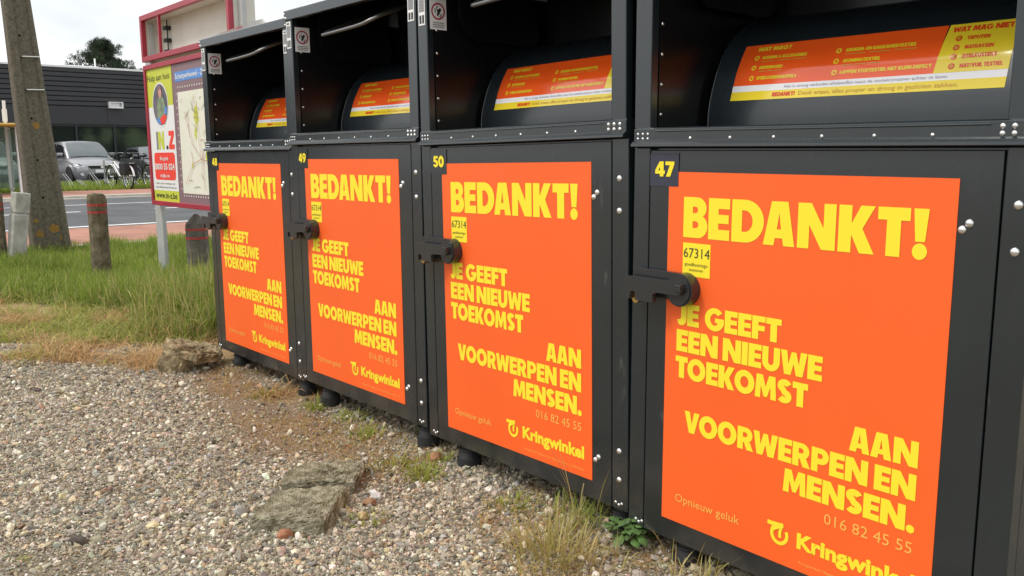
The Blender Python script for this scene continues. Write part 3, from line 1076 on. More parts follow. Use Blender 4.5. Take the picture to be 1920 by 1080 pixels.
def b_sticker(b):
    x0, x1, T = .018, .834, .188

    def patch(xa, xb, t0, t1, mi, lift, n=10, sl=None):
        v, fs = [], []
        for i in range(n + 1):
            t = t0 + (t1 - t0) * i / n
            a = xa if sl is None else sl(t)
            v += [drum_pt(a, t, lift), drum_pt(xb, t, lift)]
        fs = [(2 * i, 2 * i + 1, 2 * i + 3, 2 * i + 2) for i in range(n)]
        b.add(v, fs, mi, True)

    div = lambda t: .648 + .010 * ((t - .047) / .141)
    patch(x0, x1, 0, .0275, 1, .0008, 4)
    patch(x0, x1, .0275, .0470, 2, .0008, 3)
    patch(x0, .6530, .0470, T, 0, .0008, 14)
    patch(None, x1, .0470, T, 1, .0011, 14, div)
    f = lambda x, t: drum_pt(x, t, .0016)
    y_, r_, gy, br = 1, 3, 4, 5
    put(b, heavy('WAT MAG?'), .070, .188, .163, .0150, f, y_)
    for t, items in ((.133, ((.078, 'KLEDING & ACCESSOIRES', .098, .252), (.355, 'KEUKEN- EN BADKAMERTEXTIEL', .378, .582))),
                     (.0985, ((.078, 'BEDDENGOED', .098, .180), (.357, 'WONINGTEXTIEL', .378, .490))),
                     (.0640, ((.080, 'SPEELGOEDKNUFFELS', .098, .238), (.360, 'LAPPEN STOFTEXTIEL MET KLEIN DEFECT', .378, .640)))):
        for ic, s, a, c in items:
            flat_poly(b, ell(ic, t + .0055, .0085, .0085, 18), f, y_)
            flat_poly(b, ell(ic, t + .0055, .0042, .0042, 10), lambda x, q: drum_pt(x, q, .0020), 0)
            put(b, heavy(s), a, c, t, .0105, f, y_)
            if t > .07:
                for k in range(3):
                    xa = a + k * (c - a) * .36
                    flat_poly(b, [(xa, t - .0090), (xa + (c - a) * .30, t - .0090), (xa + (c - a) * .30, t - .0064), (xa, t - .0064)], f, br)
    put(b, heavy('WAT MAG NIET?'), .6690, .8310, .163, .0165, f, r_)
    for t, s, c in ((.1370, 'TAPIJTEN', .770), (.1100, 'MATRASSEN', .785), (.0840, 'ZITELKUSSENS', .799), (.0580, 'NAT/VUIL TEXTIEL', .818)):
        flat_poly(b, ell(.692, t + .0055, .0085, .0085, 18), f, r_)
        flat_poly(b, ell(.692, t + .0055, .0050, .0050, 10), lambda x, q: drum_pt(x, q, .0020), 5)
        put(b, heavy(s), .713, c, t, .0110, f, r_)
    put_plain(b, 'Het is streng verboden afvalstoffen naast de textielcontainer achter te laten.', .205, .690, .0330, .0088, f, gy)
    put(b, heavy('BEDANKT!'), .168, .246, .0080, .0125, f, r_)
    put_plain(b, 'Denk eraan, alles proper en droog in gesloten zakken.', .258, .720, .0085, .0120, f, br)


def make_container(num, O, yaw, tilt, label, poster_label=None):
    ex0 = Vector((math.cos(yaw), math.sin(yaw), 0))
    ez0 = Vector((0, 0, 1))
    ex = math.cos(tilt) * ex0 + math.sin(tilt) * ez0
    ez = -math.sin(tilt) * ex0 + math.cos(tilt) * ez0
    ny = -ex.cross(ez)
    rot = Matrix(((ex.x, ny.x, ez.x), (ex.y, ny.y, ez.y), (ex.z, ny.z, ez.z)))
    root = empty('collection_container')
    loc = Vector(O) + rot @ BASE
    root.matrix_world = Matrix.Translation(loc) @ rot.to_4x4()
    tag(root, label, 'container', 'textile collection containers standing in a row')
    P = M['paint']
    for nm, ky, fn in FRAME: cpart(nm, fn, P, root, .0035, key=ky)
    cpart('fascia', b_fascia, P, root, .002)
    cpart('roof', b_roof, M['roof'], root)
    cpart('gable', lambda b: b.prism_x(SIDE, XL, XL + .005), P, root, key='g1')
    cpart('gable', lambda b: b.prism_x(SIDE, 1.009, 1.013), P, root, key='g2')
    for nm, ky, fn in LINING: cpart(nm, fn, M['paint_shaded'], root, key=ky)
    dr = cpart('drum', b_drum, M['paint'], root)
    cpart('sticker', b_sticker, [M['s_orange'], M['s_yellow'], M['s_white'], M['s_red'], M['s_grey'], M['s_brown']], dr)['label'] = 'orange and yellow sticker listing which textiles are allowed'
    fl = cpart('flap', b_flap, M['paint_shaded'], root)
    cpart('handle', b_handle, M['dark_steel'], fl)
    cpart('side_plate', b_cheek(-.045), M['paint_shaded'], root, key='ck1')
    cpart('side_plate', b_cheek(.905), M['paint_shaded'], root, key='ck2')
    si = cpart('sill', b_sill, P, root, .0015)
    rivets('rivet', SILL_R, si)
    rivets('rivet', BODY_R, root)
    do = cpart('door', b_door, P, root, .0025)
    rivets('bolt', DOOR_R, do)
    po = cpart('poster', b_poster, M['orange'], root)
    po['label'] = 'orange poster with large yellow thank-you lettering'
    cpart('headline', b_head, M['yellow'], po)
    cpart('slogan', b_slogan_a, M['yellow'], po, key='slogan_a')
    cpart('slogan', b_slogan_b, M['yellow'], po, key='slogan_b')
    cpart('phone_number', b_phone, M['pale'], po)
    cpart('tagline', b_tagline, M['pale'], po)
    cpart('address_line', b_address, M['pale'], po)
    cpart('shop_name', b_shopname, M['yellow'], po)
    cpart('shop_logo', b_logo, M['yellow'], po)
    ap = cpart('approval_sticker', b_appr, M['yellow'], root)
    jr = random.Random(int(num))
    if num != '47': ap.location = (jr.uniform(-.005, .005), 0, jr.uniform(-.004, .004))
    cpart('sticker_text', b_apprtext, M['ink'], ap)
    pl = cpart('number_plate', b_plate, M['navy'] if num == '47' else M['paint'], root, key='plate' + ('n' if num == '47' else 'd'))
    pl['label'] = 'small dark plate with the yellow number %s' % num

    def digits(b):
        put(b, heavy(num, track=.03), -.0540, .0205, -.0150, .0450, fz(-.0046))
    cpart('number', digits, M['yellow'], pl, key='number' + num)
    po.location = (jr.uniform(-.002, .002), 0, jr.uniform(-.002, .002))
    la = cpart('latch', b_latch, M['plastic'], root, .005)
    cpart('lock', b_lock, M['brass'], la)
    cpart('warning_sticker', b_proh, [M['white'], M['crimson'], M['black'], M['greyink']], root)['label'] = 'white no-climbing sticker with red ring'
    mats = [M['white'], M['greyink'], M['black'], M['s_grey']]
    cpart('maker_plate', b_maker_a, mats, root, key='maker_a')
    cpart('maker_plate', b_maker_b, mats, root, key='maker_b')
    for x, y in ((.065, .055), (.955, .055), (.065, 1.03), (.955, 1.03)):
        w = loc + rot @ (Vector((x, y, -1.25)) - BASE)
        fo = cpart('foot', b_foot, M['rubber'], root)
        fo.location = (x, y, ZB - .072)      # the foot's mesh is stored minus BASE already
    return root


CONT = [('48', (-5.3685, 2.138, 1.2468), .00576, -.00215, 'dark grey textile container numbered 48, farthest along the row beside the town map board'),
        ('49', (-4.1823, 2.1206, 1.2686), .00779, .00003, 'dark grey textile container numbered 49, between the ones numbered 48 and 50'),
        ('50', (-2.9904, 2.1181, 1.2518), -.01022, .01023, 'dark grey textile container numbered 50, behind the mossy broken slab'),
        ('47', (-1.7950, 2.1083, 1.2308), -.00332, -.00828, 'dark grey textile container numbered 47, nearest and largest, cut by the right edge')]
for c_ in CONT: make_container(*c_)

# ------------------------------------------------------------------ town map board
def quad_xz(b, x0, x1, z0, z1, y, mi=0):
    b.add([(x0, y, z0), (x1, y, z0), (x1, y, z1), (x0, y, z1)], [(0, 1, 2, 3)], mi)


def frame_box(b, x0, x1, z0, z1, y0, y1, w, mi=0):
    b.box(x0, x1, y0, y1, z1 - w, z1, mi)
    b.box(x0, x1, y0, y1, z0, z0 + w, mi)
    b.box(x0, x0 + w, y0, y1, z0 + w, z1 - w, mi)
    b.box(x1 - w, x1, y0, y1, z0 + w, z1 - w, mi)


def build_board():
    t = empty('information_board', (-8.5, 3.2, G(-8.5)), label='town map board in a crimson frame under an empty crimson light box', cat='notice board')
    o = (-8.5, 3.2, G(-8.5))
    Y = 3.12
    for x0, x1, top in ((-9.790, -9.585, 2.62), (-7.560, -7.320, 3.05)):
        b = MB(o)
        b.box(x0, x1, Y + .082, Y + .125, G(x0) - .05, top)
        b.build('post', M['postgrey'], t, .006)
    b = MB(o)
    frame_box(b, -9.640, -7.40, 2.235, 2.690, Y, Y + .045, .052)
    lb = b.build('light_box', M['crimson'], t, .004)
    b = MB(o)
    frame_box(b, -9.636, -7.404, 2.239, 2.686, Y + .046, Y + .236, .030)
    b.build('box_lining', M['offwhite'], lb)
    b = MB(o)
    b.box(-9.605, -7.435, Y + .205, Y + .235, 2.270, 2.655)
    b.build('back_sheet', M['offwhite'], lb)
    b = MB(o)
    b.box(-9.120, -9.095, Y + .004, Y + .03, 2.287, 2.638)
    b.build('mullion', M['crimson'], lb)
    b = MB(o)
    b.tube([(-9.36, Y + .18, 2.29), (-9.36, Y + .18, 2.638)], .007)
    for z in (2.33, 2.44, 2.56): b.box(-9.40, -9.32, Y + .15, Y + .203, z - .018, z + .018)
    b.build('wiring', M['frame'], lb)
    b = MB(o)
    frame_box(b, -9.625, -7.40, .795, 2.200, Y, Y + .080, .047)
    b.build('board_frame', M['crimson'], t, .004)
    b = MB(o)
    b.box(-9.580, -7.445, Y + .02, Y + .06, .840, 2.155)
    b.build('panel', M['purple'], t)
    # left advertisement strip
    y = Y + .018
    b = MB(o)
    quad_xz(b, -9.580, -8.868, 1.780, 2.153, y, 0)
    quad_xz(b, -9.580, -8.858, .950, 1.780, y, 1)
    quad_xz(b, -9.565, -8.858, .842, .950, y, 0)
    f1, f2, f3, f4 = (lambda x, z, q=q: (x, y - q, z) for q in (.0015, .003, .0045, .006))
    flat_poly(b, ell(-9.222, 1.797, .222, .216, 40), f1, 1)
    flat_poly(b, ell(-9.222, 1.797, .205, .200, 40), f2, 2)
    # photo of a person with a purple hat, green jumper, red and blue cloth
    flat_poly(b, [(-9.31, 1.63), (-9.10, 1.64), (-9.06, 1.74), (-9.12, 1.86), (-9.20, 1.89), (-9.29, 1.85), (-9.33, 1.74)], f3, 4)
    flat_poly(b, ell(-9.205, 1.915, .046, .055, 20), f4, 3)
    flat_poly(b, [(-9.262, 1.925), (-9.255, 1.975), (-9.21, 1.990), (-9.165, 1.970), (-9.157, 1.930), (-9.20, 1.955)], lambda x, z: (x, y - .0075, z), 5)
    flat_poly(b, [(-9.22, 1.60), (-9.12, 1.612), (-9.05, 1.68), (-9.12, 1.70), (-9.24, 1.66)], f4, 6)
    flat_poly(b, [(-9.34, 1.645), (-9.26, 1.605), (-9.21, 1.60), (-9.25, 1.66), (-9.31, 1.68)], f4, 7)
    flat_poly(b, [(-9.10, 1.78), (-9.03, 1.76), (-9.035, 1.70), (-9.10, 1.70)], f4, 7)
    flat_poly(b, rrect(-9.502, -8.912, 1.056, 1.327, .045), f1, 6)
    b.build('advertisement', [M['lime'], M['white'], M['pgrey'], M['skin'], M['pgreen'], M['purple'], M['bred'], M['blue']], t)
    k_, li, re_, gi, wh = M['black'], M['lime'], M['bred'], M['greyink'], M['white']

    def letters(m_, s_, x0, x1, zb, cap, f, bold=None, name='lettering'):
        b = MB(o)
        if bold is None: put(b, heavy(s_), x0, x1, zb, cap, f)
        else: put_plain(b, s_, x0, x1, zb, cap, f, 0, bold)
        b.build(name, m_, t)

    letters(k_, 'Hulp aan huis', -9.560, -8.925, 2.035, .060, f1, 0.0)
    letters(k_, 'www.in-z.be', -9.520, -8.915, .872, .060, f1, .02)
    letters(gi, 'I', -9.405, -9.355, 1.358, .178, f1)
    letters(li, 'N', -9.345, -9.180, 1.358, .178, f1)
    letters(k_, '.', -9.130, -9.070, 1.358, .130, f1)
    letters(re_, 'Z', -9.052, -8.895, 1.358, .178, f1)
    letters(wh, 'Bel gratis', -9.325, -9.090, 1.252, .036, f3, .02)
    letters(wh, '0800 55 024', -9.485, -8.927, 1.157, .062, f3, .03)
    letters(wh, 'info@in-z.be', -9.345, -9.080, 1.083, .032, f3, .02)
    letters(gi, 'strijken - poetsen - boodschappen - hulp', -9.49, -8.95, 1.012, .020, f1, .01)
    letters(gi, 'vraag vrijblijvend meer informatie aan', -9.51, -8.92, .974, .020, f1, .01)
    # the map
    b = MB(o)
    quad_xz(b, -8.735, -7.56, .937, 1.889, y, 0)
    r0 = random.Random(4)

    def blob(cx, cz, s, mi, k):
        n = 17
        flat_poly(b, [(cx + s * (.55 + .75 * r0.random()) * .42 * math.cos(6.283 * i / n), cz + s * (.45 + .8 * r0.random()) * math.sin(6.283 * i / n)) for i in range(n)], lambda x, z: (x, y - .001 - .0004 * k, z), mi)
    blob(-8.29, 1.66, .13, 1, 0)
    blob(-8.33, 1.50, .07, 1, 1)
    blob(-8.10, 1.28, .05, 1, 2)
    blob(-8.45, 1.20, .04, 1, 3)
    for k in range(46):
        cx, cz = -8.66 + 1.0 * r0.random(), .98 + .86 * r0.random()
        a, l = r0.random() * 3.14, .02 + .06 * r0.random()
        dx, dz = math.cos(a) * l, math.sin(a) * l
        flat_poly_strip(b, [(cx - dx, cz - dz), (cx, cz + .01 * r0.random()), (cx + dx, cz + dz)], .0032, lambda x, z, k=k: (x, y - .003 - .0002 * k, z))
        for q in range(-2, 0): b.m[q] = 2 if r0.random() < .5 else 3
    for p in (((-8.62, 1.03), (-8.40, 1.22), (-8.20, 1.26), (-7.8, 1.22)), ((-8.30, 1.85), (-8.24, 1.5), (-8.2, 1.26), (-8.14, .98)), ((-8.55, 1.7), (-8.4, 1.4), (-8.2, 1.26), (-7.7, 1.62))):
        flat_poly_strip(b, list(p), .0036, lambda x, z: (x, y - .014, z))
        for q in range(-3, 0): b.m[q] = 2
    b.build('map', [M['map'], M['lime'], M['mapline'], M['mapink']], t)
    b = MB(o)
    quad_xz(b, -8.785, -7.85, 1.988, 2.078, y, 0)
    b.build('map_heading', M['blue'], t)
    letters(wh, 'Scherpenheuvel - Zichem', -8.770, -7.875, 2.012, .048, f1, .02)
    dots = [(-8.72 + i * .06, z) for i in range(20) for z in (1.925, .905)] + [(-8.775, .97 + i * .064) for i in range(15)]
    b = MB(o)
    for x, z in dots: flat_poly(b, [(x, z), (x + .022, z), (x + .022, z + .016), (x, z + .016)], f1, 0)
    b.build('dotted_border', M['offwhite'], t)


build_board()

# ------------------------------------------------------------------ concrete pole and bollards


def build_pole():
    bx, by, bz = -12.40, 2.745, .08
    t = empty('utility_pole', (bx, by, bz), label='tall tapering concrete utility pole with orange lichen, standing in the grass', cat='pole')
    b = MB((bx, by, bz))
    zs = [-.3, .0, 1.0, 2.0, 3.05, 4.5, 6.2]

    def sec(z):
        k = max(z, 0)
        w = .435 - .046 * k
        d = .30 - .026 * k
        cy = by - .052 * k
        h = w / 2
        return [(bx + d / 2, cy - h + .02), (bx + d / 2, cy - h * .42), (bx + d / 2 - .03, cy - h * .34), (bx + d / 2 - .03, cy + h * .55), (bx + d / 2 - .006, cy + h * .66), (bx + d / 2 - .006, cy + h - .03), (bx + d / 2 - .035, cy + h),
                (bx - d / 2 + .03, cy + h), (bx - d / 2, cy + h - .03), (bx - d / 2, cy - h + .03), (bx - d / 2 + .03, cy - h), (bx + d / 2 - .02, cy - h)]
    vs, fs = [], []
    for z in zs: vs += [(x, y, bz + z) for x, y in sec(z)]
    n = 12
    for i in range(len(zs) - 1):
        for k in range(n): fs.append((i * n + k, i * n + (k + 1) % n, (i + 1) * n + (k + 1) % n, (i + 1) * n + k))
    fs.append(tuple(range((len(zs) - 1) * n, len(zs) * n)))
    b.add(vs, fs)
    b.build('shaft', M['concrete'], t, .006)
    r0 = random.Random(9)
    for py, z, s in ((2.67, 1.60, .046), (2.78, .33, .070), (2.60, .28, .05), (2.57, .44, .035), (2.86, .22, .04)):
        b = MB((bx, by, bz))
        cy = by - .052 * z
        d = .30 - .026 * z
        w = .435 - .046 * z
        xs = bx + d / 2 + (.0015 if (py - cy) < -w * .21 or (py - cy) > w * .33 else -.0285)
        pts = [(py + s * (.6 + .5 * r0.random()) * math.cos(.524 * i), bz + z + s * (.6 + .6 * r0.random()) * math.sin(.524 * i)) for i in range(12)]
        b.add([(xs, p, q) for p, q in pts], [tuple(range(12))])
        b.build('lichen_patch', M['lichen'], t)
    for z in (2.41, 2.02):
        b = MB((bx, by, bz))
        cy = by - .052 * z
        d = .30 - .026 * z
        b.tube([(bx + d / 2 - .025, cy - .045, bz + z), (bx + d / 2 + .012, cy - .03, bz + z), (bx + d / 2 + .02, cy + .145, bz + z + .002)], .011, 8)
        b.build('step_bolt', M['steel'], t)
    for z in (1.68, 1.18, .72, 2.66):
        b = MB((bx, by, bz))
        cy = by - .052 * z
        d = .30 - .026 * z
        b.prism_x([(cy - .03 + .014 * math.cos(.628 * i), bz + z + .014 * math.sin(.628 * i)) for i in range(10)], bx + d / 2 - .034, bx + d / 2 - .028)
        b.build('bolt_hole', M['gap'], t)


build_pole()


def bollard(x, y, h, r_, sharp, bands, m_, label, lean=0.0, rot=.2):
    z0 = G(x)
    t = empty('bollard', (x, y, z0), rot, label, 'bollard', 'bollards with red bands at the verge')
    t.rotation_euler = (lean, 0, rot)
    b = MB()
    prof = [(r_ * 1.06, -.12), (r_ * 1.04, 0), (r_, h - sharp - .02), (r_ * .96, h - sharp), (r_ * .22, h - sharp * .08), (.004, h)] if sharp > .05 else [(r_ * 1.06, -.12), (r_ * 1.04, 0), (r_ * 1.0, h * .55), (r_ * 1.03, h - .06), (r_ * .90, h - .015), (r_ * .45, h), (.01, h - .008)]
    vs, fs = [], []
    n = 8
    rr = random.Random(int(h * 100))
    for q, z in prof:
        for k in range(n):
            a = 2 * math.pi * (k + .5) / n
            vs.append((q * math.cos(a), q * math.sin(a), z + (rr.uniform(-.012, .012) if z > h - .08 and sharp < .05 else 0)))
    for i in range(len(prof) - 1):
        for k in range(n): fs.append((i * n + k, i * n + (k + 1) % n, (i + 1) * n + (k + 1) % n, (i + 1) * n + k))
    fs.append(tuple(range((len(prof) - 1) * n, len(prof) * n)))
    b.add(vs, fs)
    b.build('body', m_, t, .006)
    for zb in bands:
        b = MB()
        vs = []
        for z in (zb - .012, zb + .012):
            for k in range(n):
                a = 2 * math.pi * (k + .5) / n
                vs.append((r_ * 1.03 * math.cos(a), r_ * 1.03 * math.sin(a), z))
        b.add(vs, [(k, (k + 1) % n, n + (k + 1) % n, n + k) for k in range(n)])
        b.build('red_band', M['bandred'], t)


bollard(-9.92, 2.66, .875, .094, .02, (.755, .680), M['bollard'], 'worn brownish bollard with a broken top and two red bands, standing alone in the grass')
bollard(-9.32, 3.46, .665, .112, .10, (.505, .415), M['bollard_grey'], 'grey bollard with a pointed top and two red bands, beside the first container', rot=.05)
bollard(-11.98, 2.075, .80, .10, .02, (.66, .60), M['bollard'], 'dark bollard at the left edge of the photo, mostly cut off')

b = MB()
b.prism_z([(-.07, -.085), (.07, -.085), (.07, .085), (-.07, .085)], -.15, .55)
b.prism_z([(-.068, -.083), (.068, -.075), (.06, .095), (-.07, .09)], .562, .80)
lp = b.build('broken_post', M['paleconc'], None, .012)
lp.location = (-11.86, 2.24, G(-11.86))
lp.rotation_euler = (R(-7), R(3), .2)
tag(lp, 'cracked pale concrete stump leaning between the pole and the left edge', 'concrete post')

# ------------------------------------------------------------------ bus shelter on the far side
def build_shelter():
    o = (-26.6, 4.2, G(-26.6) + .05)
    t = empty('bus_shelter', o, label='glass shelter with a white corner post and yellow roof rim across the road', cat='shelter')
    z0 = o[2]
    zt = 2.06
    for (x, y) in ((-26.80, 5.12), (-25.55, 5.12), (-26.80, 2.6), (-25.55, 2.6)):
        b = MB(o)
        b.box(x - .06, x + .06, y - .06, y + .06, z0, zt if x > -26 or y < 4 else zt)
        b.build('corner_post', M['white'], t, .006)
    b = MB(o)
    b.box(-26.745, -25.61, 5.115, 5.125, z0 + .12, zt - .03)
    b.build('side_glass', M['shelter_glass'], t)
    b = MB(o)
    b.box(-26.805, -26.795, 2.66, 5.06, z0 + .12, zt - .03)
    b.build('rear_glass', M['shelter_glass'], t)
    b = MB(o)
    b.box(-26.95, -25.40, 2.4, 5.34, zt + .02, zt + .085)
    b.build('roof', M['ycap'], t, .03)
    b = MB(o)
    b.box(-26.65, -26.28, 3.0, 4.7, z0 + .42, z0 + .47)
    b.box(-26.50, -26.44, 3.1, 3.16, z0, z0 + .42)
    b.box(-26.50, -26.44, 4.5, 4.56, z0, z0 + .42)
    b.build('bench', M['bollard_grey'], t, .008)
    b = MB(o)
    b.box(-26.78, -26.76, 3.9, 4.6, z0 + .9, z0 + 1.7)
    b.build('timetable', M['ycap'], t)
    p = MB()
    p.tube([(0, 0, -.1), (0, 0, 2.40)], .04, 10)
    p.box(-.045, .02, -.055, .055, 1.90, 2.22)
    p.box(-.035, .035, -.035, .035, 2.30, 2.44)
    q = p.build('stop_pole', M['white'], None, .004)
    q.location = (-26.97, 5.13, G(-27.0))
    tag(q, 'white stop pole rising behind the glass shelter at the left edge', 'pole')


build_shelter()

# ------------------------------------------------------------------ black building
def build_building():
    ang = R(6.0)                       # the facade runs slightly off the road's direction
    o = Vector((-45.3, 10.0, .2))
    t = empty('office_building', o, ang, 'low black clad building with a band of dark windows painted with green reflections', 'building')
    # local frame: x out of the facade (towards the road), y along it
    Y0, Y1 = -30, 34
    b = MB()
    b.box(-16, -.4, Y0, Y1, -.2, 5.02)
    b.build('core', M['frame'], t)
    b = MB()
    n = 8
    z0, z1 = 3.42, 5.14
    hstep = (z1 - z0) / n
    for k in range(n):
        za, zb = z0 + k * hstep, z0 + (k + 1) * hstep
        b.prism_y_l = None
        pr = [(-.4, za), (.02, za), (.07, za + .045), (.05, zb), (-.4, zb)]
        v = [(x, Y0 - .5, z) for x, z in pr] + [(x, Y1 + .5, z) for x, z in pr]
        b.add(v, [tuple(range(5)), tuple(range(9, 4, -1))] + [(i, 5 + i, 5 + (i + 1) % 5, (i + 1) % 5) for i in range(5)])
    b.build('cladding', M['clad'], t)
    b = MB()
    yy = Y0
    while yy < Y1:
        b.box(-.4, .055, yy + .006, yy + 2.994, 2.60, 3.415)
        yy += 3.0
    b.build('fascia_panel', M['clad2'], t, .004)
    b = MB()
    b.box(-16.2, .09, Y0 - .6, Y1 + .6, 5.14, 5.235)
    b.build('roof_trim', M['white'], t, .01)
    b = MB()
    yy = Y0
    while yy < Y1 - .1:
        for off in (0.0, 1.75): b.box(-.12, .01, yy + off, yy + off + .10, .05, 2.56)
        yy += 3.5
    b.box(-.12, .005, Y0, Y1, 2.50, 2.598)
    b.box(-.12, .008, Y0, Y1, -.1, .12)
    b.build('window_frame', M['frame'], t)
    yy = Y0
    while yy < Y1 - 3.6:
        for off in (.10, 1.85):
            b = MB()
            b.box(-.085, -.07, yy + off, yy + off + 1.65, .12, 2.50)
            b.build('window', M['glass'], t)
        yy += 3.5
    b = MB()
    b.box(.05, .24, 3.06, 3.72, 3.36, 3.44)
    b.box(.05, .24, 3.06, 3.12, 3.44, 3.62)
    b.box(.05, .24, 3.66, 3.72, 3.44, 3.62)
    b.box(.05, .24, 3.06, 3.72, 3.62, 3.66)
    b.box(.05, .09, 3.12, 3.66, 3.44, 3.62, 1)
    b.build('wall_lamp', [M['white'], M['steel']], t, .006)
    b = MB()
    b.tube([(-1.2, 3.1, 5.0), (-1.2, 3.1, 5.75)], .04, 8)
    b.build('roof_vent', M['white'], t)
    b = MB()
    b.box(-3.0, -.3, 1.1, 2.9, 5.23, 5.30)
    b.build('skylight', M['white'], t, .02)


build_building()

# ------------------------------------------------------------------ cars


def loft(b, sections, mi=0, smooth=True, cap=True):
    """sections: list of lists of points with equal counts"""
    n = len(sections[0])
    vs = [p for s in sections for p in s]
    fs = []
    for i in range(len(sections) - 1):
        for k in range(n - 1): fs.append((i * n + k, i * n + k + 1, (i + 1) * n + k + 1, (i + 1) * n + k))
    b.add(vs, fs, mi, smooth)
    if cap:
        b.add(sections[0], [tuple(range(n))], mi)
        b.add(sections[-1], [tuple(range(n - 1, -1, -1))], mi)


def make_car(loc, rz, paint, label, H=1.66, Lg=4.5, W=1.86, hood=1.04, group='parked cars in front of the black building', mpv=False):
    t = empty('parked_car', loc, rz, label, 'car', group)
    hl = Lg / 2
    w = W / 2
    # x, half width, bottom, shoulder height, top centre height
    ST = [(hl, .60 * w, .36, .62, .66), (hl - .07, .80 * w, .27, .70, .76), (hl - .22, .93 * w, .24, .78, .86), (hl - .55, .985 * w, .24, .86, .95), (hl - 1.0, w, .24, .92, hood), (hl - 1.35, w, .24, .95, hood + .03), (0, w, .24, .97, hood + .03),
          (-hl + 1.0, w, .24, .99, hood + .04), (-hl + .35, .97 * w, .26, .99, hood + .02), (-hl + .06, .88 * w, .32, .92, .97), (-hl, .74 * w, .40, .80, .84)]
    secs = []
    for x, hw, zb, zs, zt in ST:
        half = [(hw * .86, zb), (hw * .97, zb + .10), (hw, zb + .28 if zb + .28 < zs - .05 else (zb + zs) / 2), (hw * .985, zs - .03), (hw * .94, zs + (zt - zs) * .35), (hw * .70, zs + (zt - zs) * .80), (hw * .30, zt), (0, zt + .006)]
        pts = [(x, y, z) for y, z in half]
        pts = pts + [(x, -y, z) for _, y, z in pts[-2::-1]]
        secs.append(pts)
    b = MB()
    loft(b, secs)
    b.build('body', paint, t)
    # cabin
    xa, xb_, xc, xd = hl - 1.28, hl - 2.05, -hl + .75, -hl + .12      # screen foot, screen head, rear roof, tail foot
    hb = hood + .02
    CT = [(xa, .87 * w, .86 * w, hb - .06, hb), (xa - .38, .875 * w, .80 * w, hb - .06, hb + (H - hb) * .54), (xb_, .88 * w, .72 * w, hb - .06, H - .03), (xb_ - .5, .885 * w, .71 * w, hb - .06, H), (xc, .88 * w, .70 * w, hb - .06, H - .03), (xd, .85 * w, .76 * w, hb - .06, hb + .10)]
    secs = []
    for x, y0, y1, z0, z1 in CT:
        half = [(y0, z0), ((y0 + y1) / 2 + .012, (z0 + z1) / 2), (y1, z1 - .05), (y1 * .86, z1 - .008), (y1 * .4, z1 + .014), (0, z1 + .018)]
        pts = [(x, y, z) for y, z in half]
        secs.append(pts + [(x, -y, z) for _, y, z in pts[-2::-1]])
    b = MB()
    loft(b, secs)
    b.build('cabin', paint, t)
    # windscreen: sits just proud of the cabin between the pillars
    b = MB()
    vs = []
    for k, (x, z, y) in enumerate(((xa + .035, hb + .028, .80 * w), (xa - .36, hb + (H - hb) * .54 + .045, .745 * w), (xb_ + .07, H - .045, .665 * w))):
        vs += [(x + .0, -y, z - .018), (x + .03, -y * .45, z + .008), (x + .03, y * .45, z + .008), (x, y, z - .018)]
    b.add(vs, [(r_ * 4 + c, r_ * 4 + c + 1, r_ * 4 + 5 + c, r_ * 4 + 4 + c) for r_ in (0, 1) for c in range(3)], 0, True)
    b.build('windscreen', M['carglass'], t)
    for s in (1, -1):
        b = MB()
        q = [(xa - .30, .895 * w, hb + .02), (xa - .62, .80 * w, H - .17), (xb_ - .55, .765 * w, H - .11), (xb_ - .55, .915 * w, hb + .02)]
        b.add([(x, s * (y + .012), z) for x, y, z in q], [(0, 1, 2, 3)])
        b.build('side_window', M['sideglass'], t)
        b = MB()
        q = [(xb_ - .63, .915 * w, hb + .02), (xb_ - .63, .765 * w, H - .11), (xc + .15, .76 * w, H - .14), (xd + .42, .89 * w, hb + .05)]
        b.add([(x, s * (y + .012), z) for x, y, z in q], [(0, 1, 2, 3)])
        b.build('side_window', M['sideglass'], t)
        # mirror
        b = MB()
        loft(b, [[(xa - .36 + dx, s * (w * .93 + dy), hb + .10 + dz) for dx, dz in ((.0, -.06), (.05, -.05), (.07, .0), (.05, .06), (0, .07), (-.03, .05), (-.03, -.05), (.0, -.06))] for dy in (.0, .10, .20)])
        b.build('mirror', paint, t)
        # headlight
        b = MB()
        q = [(hl - .075, .56 * w, .665), (hl - .055, .60 * w, .76), (hl - .20, .84 * w, .825), (hl - .40, .965 * w, .845), (hl - .34, .965 * w, .73), (hl - .16, .86 * w, .665)]
        b.add([(x + .028, s * (y + .012), z) for x, y, z in q], [tuple(range(6))])
        b.build('headlight', M['lamp'], t)
        # fog lamp
        b = MB()
        b.prism_x([(s * .70 * w + .12 * math.cos(a / 12 * 6.283), .44 + .06 * math.sin(a / 12 * 6.283)) for a in range(12)], hl - .16, hl - .045)
        b.build('fog_lamp', M['lamp'], t)
        for x in (hl - .88, -hl + .86):
            b = MB()
            # arch
            ar = arc(x, .34, .40, .40, 0, 180, 14)
            b.add([(p, s * (w + .004), q) for p, q in ar] + [(x - .40, s * (w + .004), .24), (x + .40, s * (w + .004), .24)], [tuple(range(17))])
            b.build('wheel_arch', M['tyre'], t)
            wl = MB()
            wl.torus((x, s * (w - .075), .335), (0, 1, 0), .245, .088, 26, 8)
            wh = wl.build('wheel', M['tyre'], t)
            wl = MB()
            wl.prism_y(ell(x, .335, .20, .20, 24), s * (w - .02) - .02, s * (w - .02) + .012, 0)
            wl.build('rim', M['alloy'], wh)
    b = MB()
    b.prism_x([(-.50 * w, .70), (-.44 * w, .645), (.44 * w, .645), (.50 * w, .70), (.52 * w, .755), (-.52 * w, .755)], hl - .10, hl + .022)
    b.build('grille', M['tyre'], t)
    b = MB()
